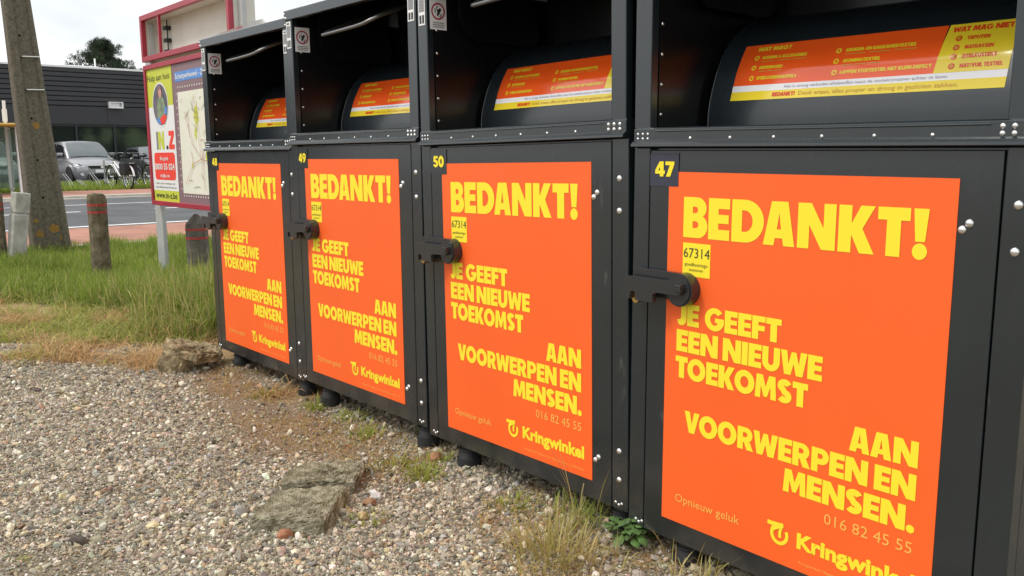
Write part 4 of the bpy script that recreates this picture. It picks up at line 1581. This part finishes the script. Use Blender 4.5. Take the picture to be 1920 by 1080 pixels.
    b.prism_x([(-.53 * w, .757), (.53 * w, .757), (.50 * w, .80), (-.50 * w, .80)], hl - .12, hl + .012)
    b.add([(hl + .026, .07 * math.cos(.3927 * i), .70 + .045 * math.sin(.3927 * i)) for i in range(16)], [tuple(range(16))])
    b.build('chrome_trim', M['chrome'], t)
    b = MB()
    b.box(hl - .02, hl + .03, -.26, .26, .50, .61)
    b.build('number_plate', M['white'], t, .004)
    b = MB()
    b.prism_x([(-.62 * w, .34), (.62 * w, .34), (.55 * w, .465), (-.55 * w, .465)], hl - .16, hl + .010)
    b.build('air_intake', M['tyre'], t)
    b = MB()
    for s in (1, -1): b.tube([(xa + .09, s * .15 + .06, hb + .022), (xa - .05, s * .35 + .12, hb + .085), (xa - .10, s * .40 + .33, hb + .10)], .009, 5)
    b.build('wiper', M['tyre'], t)
    return t


make_car((-38.5, 9.88, .21), R(4), M['car_grey'], 'grey off-roader parked facing the road, behind the bicycle racks', H=1.70, Lg=4.4, W=1.88, hood=1.06)
make_car((-39.3, 12.95, .21), R(0), M['car_dark'], 'dark silver car parked behind the bicycles, half hidden by the map board', H=1.50, Lg=4.3, W=1.78, hood=.98)
make_car((-40.6, 6.85, .21), R(-2), M['car_white'], 'white car parked behind the concrete pole and the glass shelter', H=1.78, Lg=4.4, W=1.84, hood=1.10)

# ------------------------------------------------------------------ bicycles and rack


def make_bicycle(loc, rz, label, dark):
    t = empty('bicycle', loc, rz, label, 'bicycle', 'bicycles in the rack across the road')
    fm = M['black'] if dark else M['steel']
    # local: front towards +x, wheel centres 1.08 apart
    for x in (.54, -.54):
        b = MB()
        b.torus((x, 0, .35), (0, 1, 0), .325, .022, 32, 8)
        w = b.build('wheel', M['tyre'], t)
        b = MB()
        b.torus((x, 0, .35), (0, 1, 0), .300, .011, 32, 6)
        b.build('rim', M['chrome'], w)
        b = MB()
        for k in range(18):
            a = 6.283 * k / 18
            b.tube([(x, (-1) ** k * .018, .35), (x + .298 * math.cos(a), 0, .35 + .298 * math.sin(a))], .0022, 3, cap=False)
        b.tube([(x, -.05, .35), (x, .05, .35)], .022, 8)
        b.build('spokes', M['chrome'], w)
        b = MB()
        a0, a1 = (20, 160) if x > 0 else (10, 175)
        pts = [(x + .362 * math.cos(R(a0 + (a1 - a0) * i / 16)), .35 + .362 * math.sin(R(a0 + (a1 - a0) * i / 16))) for i in range(17)]
        v = []
        for p, q in pts: v += [(p, -.028, q - .006), (p, 0, q + .008), (p, .028, q - .006)]
        b.add(v, [(3 * i + k, 3 * i + k + 1, 3 * i + 4 + k, 3 * i + 3 + k) for i in range(16) for k in (0, 1)], 0, True)
        b.build('mudguard', M['black'] if dark else M['white'], t)
    b = MB()
    bb = (-.10, 0, .30)
    b.tube([bb, (-.26, 0, .80)], .016)
    b.tube([bb, (.36, 0, .72)], .019)
    b.tube([(-.17, 0, .50), (.34, 0, .80)], .015)
    b.tube([(.33, 0, .86), (.38, 0, .68)], .020)
    for s in (-1, 1):
        b.tube([bb, (-.54, s * .06, .35)], .010)
        b.tube([(-.22, 0, .66), (-.54, s * .06, .35)], .008)
        b.tube([(.38, s * .045, .68), (.54, s * .06, .35)], .012)
    b.build('frame', fm, t)
    b = MB()
    b.tube([(.33, 0, .86), (.31, 0, 1.02)], .014)
    b.tube([(.06, -.24, 1.00), (.22, -.22, 1.04), (.33, -.09, 1.03), (.33, .09, 1.03), (.22, .22, 1.04), (.06, .24, 1.00)], .011)
    b.build('handlebar', M['dark_steel'], t)
    for s in (-1, 1):
        b = MB()
        b.tube([(.14, s * .232, 1.02), (.02, s * .245, .99)], .018)
        b.build('grip', M['tyre'], t)
    b = MB()
    b.tube([(-.26, 0, .78), (-.28, 0, .90)], .013)
    loft(b, [[(-.42 + dx, y, .93 + dz) for y, dz in ((-hw, 0), (-hw * .8, .03), (0, .045), (hw * .8, .03), (hw, 0), (0, -.03), (-hw, 0))] for dx, hw in ((0, .07), (.07, .11), (.16, .07), (.28, .025))])
    b.build('saddle', M['tyre'], t)
    b = MB()
    b.box(-.78, -.34, -.07, .07, .735, .75)
    for s in (-1, 1): b.tube([(-.70, s * .06, .74), (-.54, s * .065, .36)], .006)
    b.build('luggage_carrier', fm, t)
    if not dark:
        b = MB()
        for s in (-1, 1): b.box(-.76, -.38, s * .13 - .06, s * .13 + .06, .42, .76)
        b.build('pannier', M['tyre'], t, .03)
    b = MB()
    b.prism_y(ell(-.10, .30, .09, .09, 20), .04, .048)
    b.tube([(-.10, .05, .30), (-.02, .07, .16)], .010)
    b.tube([(-.10, -.05, .30), (-.18, -.07, .44)], .010)
    b.build('crank', M['chrome'], t)
    b = MB()
    b.prism_x([(.035 * math.cos(.524 * i), .86 + .035 * math.sin(.524 * i)) for i in range(12)], .37, .43)
    b.build('headlamp', M['chrome'], t)
    return t


make_bicycle((-27.33, 8.01, G(-27.3) + .03), R(-172), 'silver bicycle with white mudguard and black panniers, nearest in the rack', False)
make_bicycle((-27.70, 8.68, G(-27.7) + .03), R(-170), 'dark bicycle behind the silver one, next to the board', True)


def build_rack():
    o = (-27.6, 7.4, G(-27.6))
    t = empty('bicycle_rack', o, label='row of slanted galvanised hoops for bicycles on the far verge', cat='bicycle rack')
    z0 = o[2]
    b = MB(o)
    for x in (-27.2, -27.75): b.box(x - .02, x + .02, 6.2, 9.4, z0 + .01, z0 + .05)
    b.build('rail', M['galv'], t)
    for k in range(9):
        y = 6.35 + k * .36
        hi = .50 if k % 2 else .32
        b = MB(o)
        for dy in (-.035, .035):
            b.tube([(-27.2, y + dy, z0 + .03), (-27.45, y + dy, z0 + hi * .55), (-27.68, y + dy - .10, z0 + hi), (-27.76, y + dy - .10, z0 + hi * .85), (-27.75, y + dy, z0 + .03)], .011, 6)
        b.build('hoop', M['galv'], t)
    for y in (6.28, 7.72):
        b = MB(o)
        b.tube([(-27.75, y, z0), (-27.75, y, z0 + .86)], .024, 8)
        b.build('upright', M['galv'], t)


build_rack()

# ------------------------------------------------------------------ slabs and rock
def rough_block(name, outline, z0, z1, m_, jag, seed, label, cat, group=None, tilt=None, under=None):
    """broken block: the outline is rounded, its faces dented and its edges crumbled"""
    r0 = np.random.default_rng(seed)
    bm = bmesh.new()
    pts = []
    n = len(outline)
    for i in range(n):
        a, c = Vector((*outline[i], 0)), Vector((*outline[(i + 1) % n], 0))
        k = max(2, int((c - a).length / .013))
        for j in range(k): pts.append(a.lerp(c, j / k))
    cen = sum(pts, Vector()) / len(pts)
    rings = [(1.0, z0 + (z1 - z0) * k) for k in (0, .15, .3, .45, .6, .72, .82, .91)] + [(.985, z1 - .004)] + [(s_, z1) for s_ in np.arange(.962, .03, -.035)]
    vr = []
    for s, z in rings:
        row = []
        for p in pts:
            q = cen + (p - cen) * s
            if under and s >= 1.0 and z < z0 + (z1 - z0) * .62:
                q = q.lerp(cen + Vector((*under[0], 0)), under[1] * max(0.0, min(1.0, ((p - cen).dot(Vector((*under[2], 0)))) / .12)))
            row.append(bm.verts.new((q.x, q.y, z)))
        vr.append(row)
    m = len(pts)
    for i in range(len(rings) - 1):
        for j in range(m): bm.faces.new((vr[i][j], vr[i][(j + 1) % m], vr[i + 1][(j + 1) % m], vr[i + 1][j]))
    bm.faces.new(vr[-1])
    P = np.array([v.co[:] for v in bm.verts])
    grain = r0.normal(0, .0017, len(P))
    n1 = fbm(P[:, 0] * 1.0 + P[:, 2], P[:, 1] + P[:, 2] * .7, 14, seed)
    n2 = fbm(P[:, 0] + P[:, 2] * 2, P[:, 1] - P[:, 2], 45, seed + 5)
    for v, a, c, p, g_ in zip(bm.verts, n1, n2, P, grain):
        out = Vector((v.co.x - cen.x, v.co.y - cen.y, 0))
        if out.length > 1e-5: out.normalize()
        v.co += out * ((a - .5) * jag * 1.6 + (c - .5) * jag * .8) * (1 if v.co.z < z1 - .001 else .5)
        v.co.z += g_
        v.co += out * g_ * 1.2
        v.co.z += ((a - .5) * jag * .9 + (c - .5) * jag * .7) * (1 if v.co.z > z0 + .01 else 0)
    me = bpy.data.meshes.new(name)
    bm.to_mesh(me)
    bm.free()
    for p in me.polygons: p.use_smooth = False
    me.materials.append(m_)
    o = link_mesh(name, me)
    me.transform(Matrix.Translation(-cen))
    o.location = cen
    if tilt: o.rotation_euler = tilt
    return tag(o, label, cat, group)


rough_block('broken_slab', [(-2.905, 1.200), (-2.690, 1.380), (-2.915, 1.600), (-3.098, 1.398)], -.03, .040, M['slab'], .019, 3, 'larger piece of a mossy broken concrete slab lying on the gravel, nearer the camera', 'slab', 'pieces of a broken slab', (R(2), R(-2), 0))
rough_block('broken_slab', [(-3.126, 1.426), (-2.966, 1.652), (-3.170, 1.822), (-3.248, 1.632), (-3.232, 1.515)], -.03, .043, M['slab'], .019, 8, 'smaller piece of a mossy broken concrete slab behind the larger one', 'slab', 'pieces of a broken slab', (R(-2), R(1), 0))
rough_block('rock', [(-5.52, 1.78), (-5.30, 1.90), (-5.34, 2.08), (-5.55, 2.13), (-5.72, 1.95)], -.04, .118, M['rock'], .052, 14, 'jagged brown rock lying at the foot of the first container', 'rock', None, (R(-9), R(7), 0), ((-.06, -.02), .50, (.80, .40)))

# ------------------------------------------------------------------ gravel
def stone_proto(sub):
    bm = bmesh.new()
    bmesh.ops.create_icosphere(bm, subdivisions=sub, radius=1)
    v = np.array([x.co[:] for x in bm.verts])
    f = np.array([[q.index for q in p.verts] for p in bm.faces])
    bm.free()
    return v, f


PAL = np.array([[.300, .260, .195], [.215, .190, .150], [.380, .330, .245], [.460, .365, .225], [.680, .630, .520], [.100, .092, .080], [.360, .205, .100], [.400, .285, .205], [.250, .195, .120], [.540, .470, .350], [.270, .265, .250]])
PW = np.array([.17, .13, .15, .13, .125, .085, .035, .055, .09, .075, .05])


def stones(pts, rad, sub, lift=None, squash=(.45, .85)):
    n = len(pts)
    pv, pf = stone_proto(sub)
    k = len(pv)
    q = rng.normal(size=(n, 4))
    q[:, 1:3] *= .35                       # mostly lying flat
    q /= np.linalg.norm(q, axis=1)[:, None]
    w, x, y, z = q.T
    Rm = np.stack([1 - 2 * (y * y + z * z), 2 * (x * y - z * w), 2 * (x * z + y * w), 2 * (x * y + z * w), 1 - 2 * (x * x + z * z), 2 * (y * z - x * w), 2 * (x * z - y * w), 2 * (y * z + x * w), 1 - 2 * (x * x + y * y)], -1).reshape(n, 3, 3)
    sc = np.stack([rng.uniform(.85, 1.45, n), rng.uniform(.7, 1.05, n), rng.uniform(*squash, n)], -1) * rad[:, None]
    lump = 1 + rng.normal(0, .17 if sub > 1 else .22, (n, k, 1)).clip(-.4, .45)
    V = pv[None] * lump * sc[:, None, :]
    V = np.einsum('nij,nkj->nki', Rm, V) + pts[:, None, :]
    F = (pf[None] + (np.arange(n) * k)[:, None, None]).reshape(-1, 3)
    c = (PAL[rng.choice(len(PAL), n, p=PW / PW.sum())] * .78 + np.array([.345, .315, .250]) * .27) * rng.uniform(.62, 1.42, (n, 1)) * rng.normal(1, .04, (n, 3))
    C = np.repeat(np.clip(c * STONE_GAIN, .01, .95)[:, None, :], k, 1)
    return V.reshape(-1, 3), F, C.reshape(-1, 3)


STONE_GAIN = 1.0


def ground_z(x, y):
    near = (x > -12.8) & (x < 0) & (y > -1) & (y < 5)
    return np.interp(x, GX, GZ) + np.where(near, np.clip((y - 1.9) / .3, 0, 1) * (x > -5.7) * .016 + (fbm(x, y, 1.1, 3) - .5) * .035 + (fbm(x, y, 6, 9) - .5) * .012, 0) - .012


def build_gravel():
    N = 1150000
    x = rng.uniform(-8.6, -.6, N)
    y = rng.uniform(-.9, 2.95, N)
    D = np.hypot(x, y)
    # patchiness: thinner over the brown dirt and thin towards the grass
    d_gr = edge_gravel(y) - x + (fbm(x, y, 1.6, 21) - .5) * 4.5
    keep = np.clip(1 - (d_gr + .15) / .55, .02, 1)
    dd = np.clip(1.5 - np.abs(y - 1.84 + .24 * (x + 4)) / .34, 0, 1) * np.clip((fbm(x, y, 2.0, 5) - .22) * 3.4, 0, 1) * np.clip((-2.75 - x) / .35, 0, 1) * (x > -6.5)
    keep *= 1 - .88 * dd
    keep *= np.where(y > 2.35, .35, 1)
    keep *= np.clip(2.3 - 2.7 * fbm(x, y, 1.7, 71), .22, 1)
    m = (rng.random(N) < keep * .62) & in_view(np.stack([x, y, 0 * x], -1), 200)
    x, y, D = x[m], y[m], D[m]
    rad = np.exp(rng.normal(np.log(.0037), .50, len(x))).clip(.0019, .019)
    z = ground_z(x, y) + rng.uniform(-.1, .75, len(x)) * rad
    P = np.stack([x, y, z], -1)
    big = (D < 2.9) & (rad > .004) | (rad > .010)
    v1, f1, c1 = stones(P[big], rad[big], 2)
    v2, f2, c2 = stones(P[~big], rad[~big], 1)
    V = np.concatenate([v1, v2])
    F = np.concatenate([f1, f2 + len(v1)])
    o = np_mesh('gravel', V, F.ravel(), np.arange(len(F)) * 3, np.full(len(F), 3), M['stone'], np.concatenate([c1, c2]), False)
    tag(o, 'loose grey and beige gravel covering the lot', 'gravel', kind='stuff')
    print('gravel stones', len(x), 'faces', len(F))


build_gravel()


def lone_stone(x, y, r_, col, label, seed):
    global STONE_GAIN
    p = np.array([[x, y, float(ground_z(np.array([x]), np.array([y]))[0]) + r_ * .45]])
    v, f, c = stones(p, np.array([r_]), 3, squash=(.7, .9))
    c = np.tile(np.array(col), (len(v), 1)) * (1 + (fbm(v[:, 0] * 3, v[:, 1] * 3 + v[:, 2], 30, seed) - .5)[:, None] * .3)
    cen = v.mean(0)
    o = np_mesh('pebble', v - cen, f.ravel(), np.arange(len(f)) * 3, np.full(len(f), 3), M['stone'], c, True)
    o.location = cen
    tag(o, label, 'stone', 'larger stones lying around the broken slab')


lone_stone(-2.768, 1.272, .022, (.36, .16, .085), 'rusty orange stone against the near edge of the slab', 1)
lone_stone(-2.745, 1.560, .021, (.50, .38, .20), 'round yellow ochre pebble to the right of the slab', 2)
lone_stone(-2.835, 1.645, .024, (.32, .18, .10), 'brown stone between the slab and the yellow pebble', 3)
lone_stone(-2.880, 1.700, .019, (.62, .58, .54), 'white stone at the right corner of the slab', 4)
lone_stone(-3.06, 1.235, .026, (.42, .40, .37), 'pale grey angular stone at the left corner of the slab', 5)
lone_stone(-3.20, .72, .022, (.10, .085, .07), 'dark brown pebble lying alone on the open gravel', 6)
lone_stone(-3.04, 2.09, .030, (.36, .19, .10), 'reddish stone under the foot of the container numbered 49', 7)

# ------------------------------------------------------------------ grass


def blades(name, x, y, h, w, lean, col, bend=1.0, parent=None, z=None, az=None):
    n = len(x)
    z = ground_z(x, y) - .004 if z is None else z
    az = rng.uniform(0, 2 * np.pi, n) if az is None else az
    dx, dy = np.cos(az), np.sin(az)
    px, py = -dy, dx
    T = np.array([0, .38, .72, 1.0])
    V = np.zeros((n, 7, 3))
    for k, t in enumerate(T):
        a = lean * (t ** (1 + bend)) if bend else lean * t
        up = t * np.cos(np.minimum(lean * (.35 + .65 * t), 1.5))
        out = t * np.sin(np.minimum(lean * (.35 + .65 * t), 1.5))
        cx, cy, cz = x + dx * out * h, y + dy * out * h, z + up * h
        ww = w * (1 - .25 * t) * .5
        if k < 3:
            V[:, 2 * k] = np.stack([cx - px * ww, cy - py * ww, cz], -1)
            V[:, 2 * k + 1] = np.stack([cx + px * ww, cy + py * ww, cz], -1)
        else:
            V[:, 6] = np.stack([cx, cy, cz], -1)
    base = np.arange(n)[:, None] * 7
    lp = (base + np.array([0, 1, 3, 2, 2, 3, 5, 4, 4, 5, 6])[None]).ravel()
    st = (np.arange(n)[:, None] * 11 + np.array([0, 4, 8])[None]).ravel()
    tt = np.tile(np.array([4, 4, 3]), n)
    C = np.repeat(col[:, None, :], 7, 1).reshape(-1, 3)
    return np_mesh(name, V.reshape(-1, 3), lp, st, tt, M['grass'], C, False, parent)


def mixcol(n, a, b, t):
    return (np.array(a) * (1 - t)[:, None] + np.array(b) * t[:, None]) * rng.uniform(.75, 1.25, (n, 1))


GREEN, FRESH, OLIVE, STRAW, RUST = (.190, .250, .045), (.310, .400, .062), (.390, .370, .105), (.560, .450, .215), (.560, .290, .140)


def build_verge():
    N = 210000
    x = rng.uniform(-12.75, -5.6, N)
    y = rng.uniform(-.6, 5.4, N)
    d = edge_green(y) - x + (fbm(x, y, 1.2, 33) - .5) * 6.5
    cl = fbm(x, y, 2.6, 41)
    keep = np.clip(d / .5, 0, 1) * np.clip((cl - .18) * 2.6, .15, 1)
    m = (rng.random(N) < keep) & in_view(np.stack([x, y, 0 * x], -1), 260) & (rng.random(N) < .85)
    x, y, d, cl = x[m], y[m], d[m], cl[m]
    n = len(x)
    tall = np.clip((y - 1.5) / 1.0, 0, 1) * np.clip((x + 8.6) / 1.0, 0, 1)      # long grass next to the first container
    h = (.05 + .14 * cl + .24 * tall * (.4 + cl) + .05 * np.clip((x + 9.5) / 1.5, 0, 1)) * rng.uniform(.45, 1.45, n)
    t = np.clip(fbm(x, y, 1.3, 57) * 1.1 - .15, 0, 1)
    col = mixcol(n, GREEN, FRESH, t)
    dry = rng.random(n) < (.07 + .20 * tall + .35 * np.clip(1 - d / .9, 0, 1))
    col[dry] = mixcol(dry.sum(), OLIVE, STRAW, rng.random(dry.sum()))
    o = blades('verge_grass', x, y, h, rng.uniform(.004, .0085, n), np.abs(rng.normal(.2, .95, n)).clip(.05, 2.1), col)
    tag(o, 'tall green grass of the verge between gravel and road', 'grass', kind='stuff')
    # taller pale stalks with seed heads standing out of the green
    k = 900
    sx, sy = rng.uniform(-9.2, -6.1, k), rng.uniform(.9, 3.2, k)
    q = (edge_green(sy) - sx + (fbm(sx, sy, 1.2, 33) - .5) * 6.5 > .1) & (rng.random(k) < np.clip((sx + 9.4) / 2.5, .1, 1)) & (fbm(sx, sy, 1.9, 88) > .42)
    sx, sy = sx[q], sy[q]
    k = len(sx)
    o = blades('seed_stalk', sx, sy, rng.uniform(.22, .44, k), rng.uniform(.003, .005, k), rng.uniform(.2, 1.2, k), mixcol(k, (.40, .38, .17), STRAW, rng.random(k)))
    tag(o, 'pale seed stalks standing out of the verge grass', 'grass', kind='stuff')
    print('verge blades', n)
    # flattened dry grass between the gravel and the green
    N = 120000
    x = rng.uniform(-11.5, -4.4, N)
    y = rng.uniform(-.6, 3.0, N)
    dg = edge_gravel(y) - x + (fbm(x, y, 1.6, 21) - .5) * 4.5
    dn = edge_green(y) - x + (fbm(x, y, 1.2, 33) - .5) * 6.5
    pt = fbm(x, y, 2.2, 77)
    keep = np.clip((dg + .25) / .5, 0, 1) * np.clip(1 - (dn - .3) / .8, 0, 1) * np.clip((pt - .36) * 4.5, .08, 1)
    m = (rng.random(N) < keep * .85) & in_view(np.stack([x, y, 0 * x], -1), 260)
    x, y, pt = x[m], y[m], pt[m]
    n = len(x)
    col = mixcol(n, RUST, STRAW, np.clip(rng.random(n) * .7 + pt * .3, 0, 1))
    g = rng.random(n) < np.clip((fbm(x, y, 2.4, 91) - .46) * 8, 0, .9)
    col[g] = mixcol(g.sum(), OLIVE, FRESH, rng.random(g.sum()) * .6)
    o = blades('dry_grass', x, y, rng.uniform(.06, .20, n), rng.uniform(.003, .007, n), rng.uniform(.9, 1.75, n), col)
    tag(o, 'flattened dry reddish grass along the edge of the gravel', 'dry grass', kind='stuff')
    print('dry blades', n)
    # stray stalks with dry bits along the containers
    N = 9000
    x = rng.uniform(-5.6, -1.4, N)
    y = 2.02 + rng.normal(0, .20, N)
    m = (fbm(x, y, 2.5, 63) > .47) & (y < 2.6) & (y > 1.45 - .15 * (x + 4))
    x, y = x[m], y[m]
    n = len(x)
    o = blades('dry_stalk', x, y, rng.uniform(.02, .09, n), rng.uniform(.0015, .0035, n), rng.uniform(.9, 1.8, n), mixcol(n, RUST, OLIVE, rng.random(n)))
    tag(o, 'thin dry stalks scattered in the gravel along the containers', 'dry grass', kind='stuff')
    # far verge behind the red path
    N = 60000
    x = rng.uniform(-33, -26.6, N)
    y = rng.uniform(2, 14, N)
    m = in_view(np.stack([x, y, 0 * x], -1), 200) & (fbm(x, y, .7, 13) > .25)
    x, y = x[m], y[m]
    n = len(x)
    o = blades('far_verge_grass', x, y, rng.uniform(.08, .24, n), rng.uniform(.012, .022, n), rng.uniform(.2, 1.0, n), mixcol(n, GREEN, FRESH, rng.random(n)), z=np.interp(x, GX, GZ) + .02)
    tag(o, 'grass of the far verge under the bicycle rack', 'grass', kind='stuff')


build_verge()
strip('far_verge', -33.0, -26.7, .03, mat('verge_soil', (.060, .080, .022), .95, spec=.1, col2=(.11, .115, .04), vscale=1.5), 'grassy far verge between path and parking area', 'verge')


def tuft(x, y, n, hmin, hmax, cols, spread, label, group='small weeds growing in the gravel along the containers', lean=(.2, 1.3), wid=(.0025, .005), name='grass_tuft', cat='grass tuft'):
    px = rng.normal(0, spread, n)
    py = rng.normal(0, spread, n)
    zz = ground_z(x + px, y + py)
    z0 = float(zz.mean())
    c = mixcol(n, cols[0], cols[1], rng.random(n))
    az = np.arctan2(py, px) + rng.normal(0, .8, n)
    o = blades(name, px, py, rng.uniform(hmin, hmax, n), rng.uniform(*wid, n), rng.uniform(*lean, n), c, z=zz - z0 - .004, az=az)
    o.location = (x, y, z0)
    return tag(o, label, cat, group)


tuft(-2.03, 1.86, 300, .05, .17, (OLIVE, STRAW), .075, 'large half dry grass tuft at the bottom edge in front of the container numbered 47', None)
tuft(-2.17, 2.08, 110, .06, .15, (FRESH, OLIVE), .05, 'thin green grass tuft at the corner of the container numbered 50', None)
tuft(-2.12, 2.05, 7, .26, .36, (OLIVE, STRAW), .03, 'few tall thin stalks rising in front of the container numbered 50', None, lean=(.1, .5))
tuft(-1.62, 2.02, 40, .10, .22, (OLIVE, STRAW), .06, 'loose stalks under the lower edge of the container numbered 47', None)
WL = [(-4.55, 2.02, 60, 'small yellow green weed in the dirt in front of the container numbered 48'), (-3.55, 2.06, 70, 'weed close to the right foot of the container numbered 49'), (-2.45, 2.02, 60, 'weed in the gravel under the right half of the container numbered 50'), (-2.93, 1.96, 130, 'bright green weed in the gravel in front of the container numbered 50'), (-3.12, 1.93, 70, 'yellowish weed beside the smaller slab piece'), (-3.03, 2.06, 60, 'green weed by the foot of the container numbered 49'),
      (-3.82, 2.14, 80, 'small green weed under the middle of the container numbered 49'), (-4.12, 2.10, 80, 'small weed in front of the left foot of the container numbered 49'), (-2.70, 1.55, 30, 'little green sprout on the gravel right of the slab')]
for k, (wx, wy, n_, lb) in enumerate(WL):
    tuft(wx, wy, n_, .025, .075, (FRESH, OLIVE) if k not in (0, 4) else (OLIVE, (.30, .33, .05)), .035, lb, wid=(.004, .009), name='weed', cat='weed')
tuft(-3.19, .545, 60, .006, .014, (FRESH, OLIVE), .012, 'tiny patch of moss at the lower left of the gravel', wid=(.004, .008), name='moss_patch', cat='moss')


def leafy(x, y, n, s, label):
    z0 = float(ground_z(np.array([x]), np.array([y]))[0])
    t = empty('leafy_weed', (x, y, z0), label=label, cat='weed')
    b = MB()
    r0 = random.Random(5)
    for i in range(n):
        a = r0.uniform(0, 6.283)
        d = r0.uniform(.01, s)
        c = Vector((math.cos(a) * d, math.sin(a) * d, r0.uniform(.03, .10)))
        l = r0.uniform(.028, .05)
        w = l * .36
        dirv = Vector((math.cos(a + r0.uniform(-.5, .5)), math.sin(a + r0.uniform(-.5, .5)), r0.uniform(-.35, .45))).normalized()
        sd = dirv.cross(Vector((0, 0, 1))).normalized()
        dn = Vector((0, 0, -.006))
        v = [c - dirv * l * .5, c - dirv * l * .2 + sd * w * .8 + dn, c + dirv * l * .2 + sd * w + dn, c + dirv * l * .6 + dn * 2, c + dirv * l * .2 - sd * w + dn, c - dirv * l * .2 - sd * w * .8 + dn, c + dirv * l * .1]
        b.add(v, [(0, 1, 6), (1, 2, 6), (2, 3, 6), (3, 4, 6), (4, 5, 6), (5, 0, 6)], 0, True)
    b.build('leaves', mat('weed_leaf', (.070, .135, .030), .5, var=.4, vscale=30), t)
    b = MB()
    for i in range(9):
        a = 6.283 * i / 9
        b.tube([(0, 0, 0), (math.cos(a) * s * .4, math.sin(a) * s * .4, .05), (math.cos(a) * s * .8, math.sin(a) * s * .8, .075)], .0022, 5)
    b.build('stem', mat('weed_stem', (.07, .10, .03), .6), t)


leafy(-1.93, 2.10, 44, .085, 'dark green leafy weed at the foot of the container numbered 47')

# ------------------------------------------------------------------ trees behind the building
def conifer(x, y, z0, H, rad, seed, label, zlow):
    r0 = np.random.default_rng(seed)
    t = empty('pine_tree', (x, y, z0), label=label, cat='tree')
    b = MB()
    b.tube([(0, 0, 0), (.05, 0, H * .5), (0, .03, H * .97)], [.17, .10, .02], 9)
    clumps = []
    for i in range(150):
        f = r0.uniform(.3, 1)
        z = zlow + (H - zlow) * f
        rr = rad * max(.01, 1 - f) ** .5 * r0.uniform(.45, 1.15)
        a = r0.uniform(0, 6.283)
        tip = (math.cos(a) * rr, math.sin(a) * rr, z + .25 * rr)
        b.tube([(0, 0, max(.3, z - .35)), (tip[0] * .55, tip[1] * .55, z - .02), tip], [.035, .02, .008], 5)
        for q in range(3):
            k = .55 + .24 * q
            clumps.append((tip[0] * k + r0.normal(0, .06), tip[1] * k + r0.normal(0, .06), z + .18 * rr * k + r0.normal(0, .08), r0.uniform(.16, .30), r0.uniform(.6, 1.35)))
    clumps.append((0, 0, H, .22, 1.0))
    b.build('trunk', M['bark'], t)
    n = 85
    C = np.array(clumps)
    m = len(C)
    cen = np.repeat(C[:, :3], n, 0)
    s = np.repeat(C[:, 3], n)[:, None]
    g = np.repeat(C[:, 4], n)[:, None]
    off = r0.normal(size=(m * n, 3))
    off /= np.linalg.norm(off, axis=1)[:, None]
    p = cen + off * s * r0.uniform(.3, 1.0, (m * n, 1)) * np.array([1, 1, .75])
    d = off + r0.normal(0, .5, (m * n, 3)) + np.array([0, 0, .5])
    d /= np.linalg.norm(d, axis=1)[:, None]
    sd = np.cross(d, r0.normal(size=(m * n, 3)))
    sd /= np.linalg.norm(sd, axis=1)[:, None]
    l = r0.uniform(.09, .17, (m * n, 1))
    w = .018
    V = np.stack([p - sd * w, p + sd * w, p + d * l], 1).reshape(-1, 3)
    N = m * n
    c = np.array([.028, .045, .022]) * g * r0.uniform(.7, 1.3, (N, 1))
    np_mesh('crown', V, np.arange(3 * N), np.arange(N) * 3, np.full(N, 3), M['leaf'], np.repeat(c, 3, 0), False, t)


conifer(-57.7, 16.45, .2, 7.75, 3.3, 5, 'dark pine crown rising behind the roof of the black building', 3.0)
